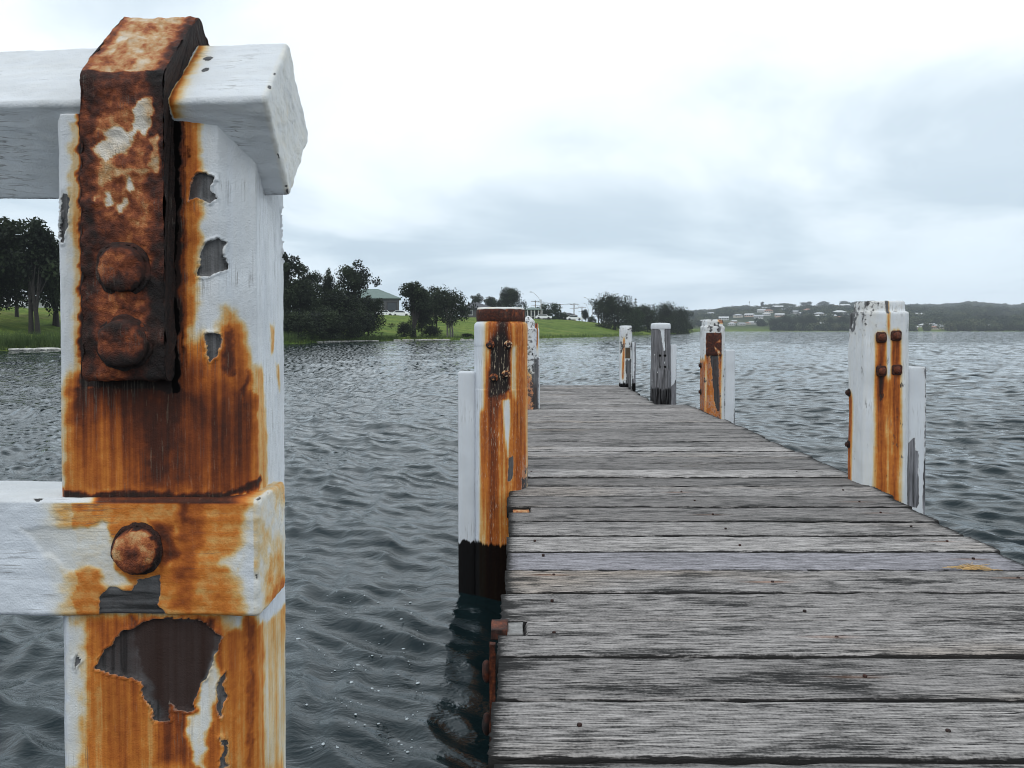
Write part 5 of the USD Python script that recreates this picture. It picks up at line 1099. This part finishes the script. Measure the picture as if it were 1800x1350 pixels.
HP = {}
ORD = 'first second third fourth fifth sixth seventh eighth ninth tenth eleventh twelfth'.split()
rank_ = {}
fr2 = np.random.default_rng(21)
house_pts = []
for k, (px, py) in enumerate(FAR):
    g_ = seen(px, py + 1.0, 640.0); vk = k % len(variants); big = .95 if (px, py) in ((1733, 575), (1443, 572), (1590, 552), (1475, 553)) else (.74 if py > 570 and px > 1500 else .56) + .25 * fr2.random()
    house_pts.append(g_)
    def area_of(q): return ('on the far hillside' if q[1] < 562 else 'on the far waterfront') if q[0] < 1500 else ('on the wooded right hill' if q[1] < 565 else 'on the far right waterfront')
    area = area_of((px, py)); same = sorted(q[0] for j, q in enumerate(FAR) if j % len(variants) == vk and area_of(q) == area)
    wall_ = {'white': 'white', 'cream': 'cream', 'pink': 'pinkish'}[variants[vk][0]]
    lab = f'tiny {wall_} {variants[vk][1]}-roofed house {area}' + (f', {ORD[same.index(px)]} such from the left' if len(same) > 1 else '')
    if vk == 3: lab = lab.replace('tiny', 'small plain')
    grp = 'houses of the town across the lake'
    sc_ = big * (.72 if py > 564 else 1.0) * np.clip(g_[1] / 850, .8, 1.5)
    if vk not in HP:
        o = thing('far_house', lab, 'house', g_, fr2.uniform(-35, 35), sc_, grp); house(o, 13, 8, 3.4, 2.0, WALL[variants[vk][0]], ROOF[variants[vk][1]], hip=(k % 2 == 0), over=.6, wins=4); HP[vk] = o
    else: dup(HP[vk], 'far_house', lab, 'house', g_, fr2.uniform(-35, 35), sc_, grp)
house_pts = np.array(house_pts); FARA = np.array(FAR, float)
# the wood on the hills: many crowns, one mass
cr = np.random.default_rng(31)
UsdGeom.Scope.Define(stage, '/World/Looks/wood_kinds')
fw = UsdGeom.PointInstancer.Define(stage, '/World/hillside_wood')
protos = []
for q_ in range(3):
    lobes = [(np.array([cr.normal() * 1.6, cr.normal() * 1.6, 3.2 + cr.normal() * 1.0]), np.array([2.2, 2.2, 1.9]) * (.7 + .5 * cr.random())) for _ in range(6)] + [(np.array([0, 0, 2.0]), np.array([2.6, 2.6, 2.0]))]
    v, f = leaf_cloud(lobes, 520, .62, cr, .7)
    pth = f'/World/hillside_wood/crown' + (f'_{q_:03d}' if q_ else '')
    usdkit.mesh(stage, pth, (v, f), M_LEAF_F); protos.append(Sdf.Path(pth))
pos, idx_, scl = [], [], []
tries = 0
while len(pos) < 8200 and tries < 40000:
    tries += 1
    px = cr.uniform(1160, 1960); r = 655 + (itp(RT, px) - 640) * cr.random() ** 1.25
    if cr.random() < .16: r = cr.uniform(640, 700)
    g_ = ground(px, r)
    py = HORIZON - (g_[2] - EYE) / g_[1] * F
    if 1240 < px < 1362 and r < 700 : continue
    dens = meshkit.fbm(np.array([[px * .018, r * .006, 1.0]]), 3, 5)[0]
    if dens < (.385 if px < 1500 else .30): continue
    if 1392 < px < 1482 and r > 1180 and cr.random() < .93: continue          # the dry paddock on the hilltop
    dh = np.hypot((house_pts[:, 0] - g_[0]), (house_pts[:, 1] - g_[1]) * .35)
    wide_ = np.where((FARA[:, 0] > 1500) & (FARA[:, 1] > 570), 11, 6); deep_ = np.where((FARA[:, 0] > 1500) & (FARA[:, 1] > 570), 150, 45)
    front_ = (house_pts[:, 1] > g_[1]) & (house_pts[:, 1] < g_[1] + deep_)
    if (dh < 7).any() or (front_ & (np.abs(house_pts[:, 0] / house_pts[:, 1] - g_[0] / g_[1]) < wide_ / 700)).any() and cr.random() < .8: continue
    pos.append(g_ - (0, 0, .6)); idx_.append(int(cr.integers(3))); scl.append((.55 + .70 * cr.random()) * (1.25 if px > 1500 else 1.0))
fw.CreatePrototypesRel().SetTargets(protos)
fw.CreatePositionsAttr(Vt.Vec3fArray.FromNumpy(np.array(pos, np.float32))); fw.CreateProtoIndicesAttr(Vt.IntArray(idx_))
fw.CreateScalesAttr(Vt.Vec3fArray.FromNumpy(np.repeat(np.array(scl, np.float32)[:, None], 3, 1) * np.array([1, 1, .9], np.float32)))
qs = [Gf.Quath(float(math.cos(a_)), 0, 0, float(math.sin(a_))) for a_ in cr.random(len(pos)) * 3.14]
fw.CreateOrientationsAttr(Vt.QuathArray(qs))
tag(fw, 'bush and woodland covering the far hills across the lake', 'woodland', kind='stuff')
# single trees of the far shore that stand out
spots = [(1364, 560, 22), (1376, 554, 26), (1390, 560, 20), (1404, 556, 24), (1420, 553, 26), (1433, 562, 18), (1462, 558, 20), (1478, 555, 24), (1488, 558, 18)]
for k, (px, top, w) in enumerate(spots):
    kd = 'broad'
    tree(kd, 'tree', 'large dark waterside tree on the far shore, ' + ['first from the green reserve', 'second from the green reserve', 'third from the green reserve', 'fourth from the green reserve', 'tallest in the middle of its row', 'just left of a white waterfront house', 'right of a white waterfront house', 'second from the big white post', 'next to the big white post'][k], 'tree', px, 655 + 6 * (k % 3), top, w)
tree('green', 'tree', 'bright green waterside tree in front of a far white house', 'tree', 1448, 648, 569, 16)
for k, (px, top, w) in enumerate([(1340, 530.5, 7), (1412, 531, 14), (1422, 530, 12), (1440, 531.5, 10), (1450, 529.5, 20), (1483, 529, 16), (1362, 535, 14), (1310, 536, 12)]):
    g_ = seen(px, itp(TOP, px) + 2.5, 900)
    tree('tall' if k == 0 else 'broad', 'tree', 'small skyline tree on the far hill, ' + ['slender conifer right of the mast', 'left end of the dry paddock', 'second along the dry paddock', 'small round one over the dry paddock', 'widest one over the dry paddock', 'right of the dry paddock', 'between conifer and paddock', 'left of the mast'][k], 'tree', px, g_[1], top, w, base=g_)
g_ = seen(1317, 541, 900); mast = thing('radio_mast', 'slim pale radio mast on the far skyline', 'mast', g_)
Hm = EYE + (HORIZON - 529.5) / F * g_[1] - g_[2]
put('pole', tube([(0, 0, -1), (0, 0, Hm)], [.55, .4], 8), M_STEEL, mast, smooth=True)
for z_ in (.97, .88, .79): put('antenna', box(-.9, .9, -.7, .7, Hm * z_ - .5, Hm * z_ + .4), M_STEEL, mast)
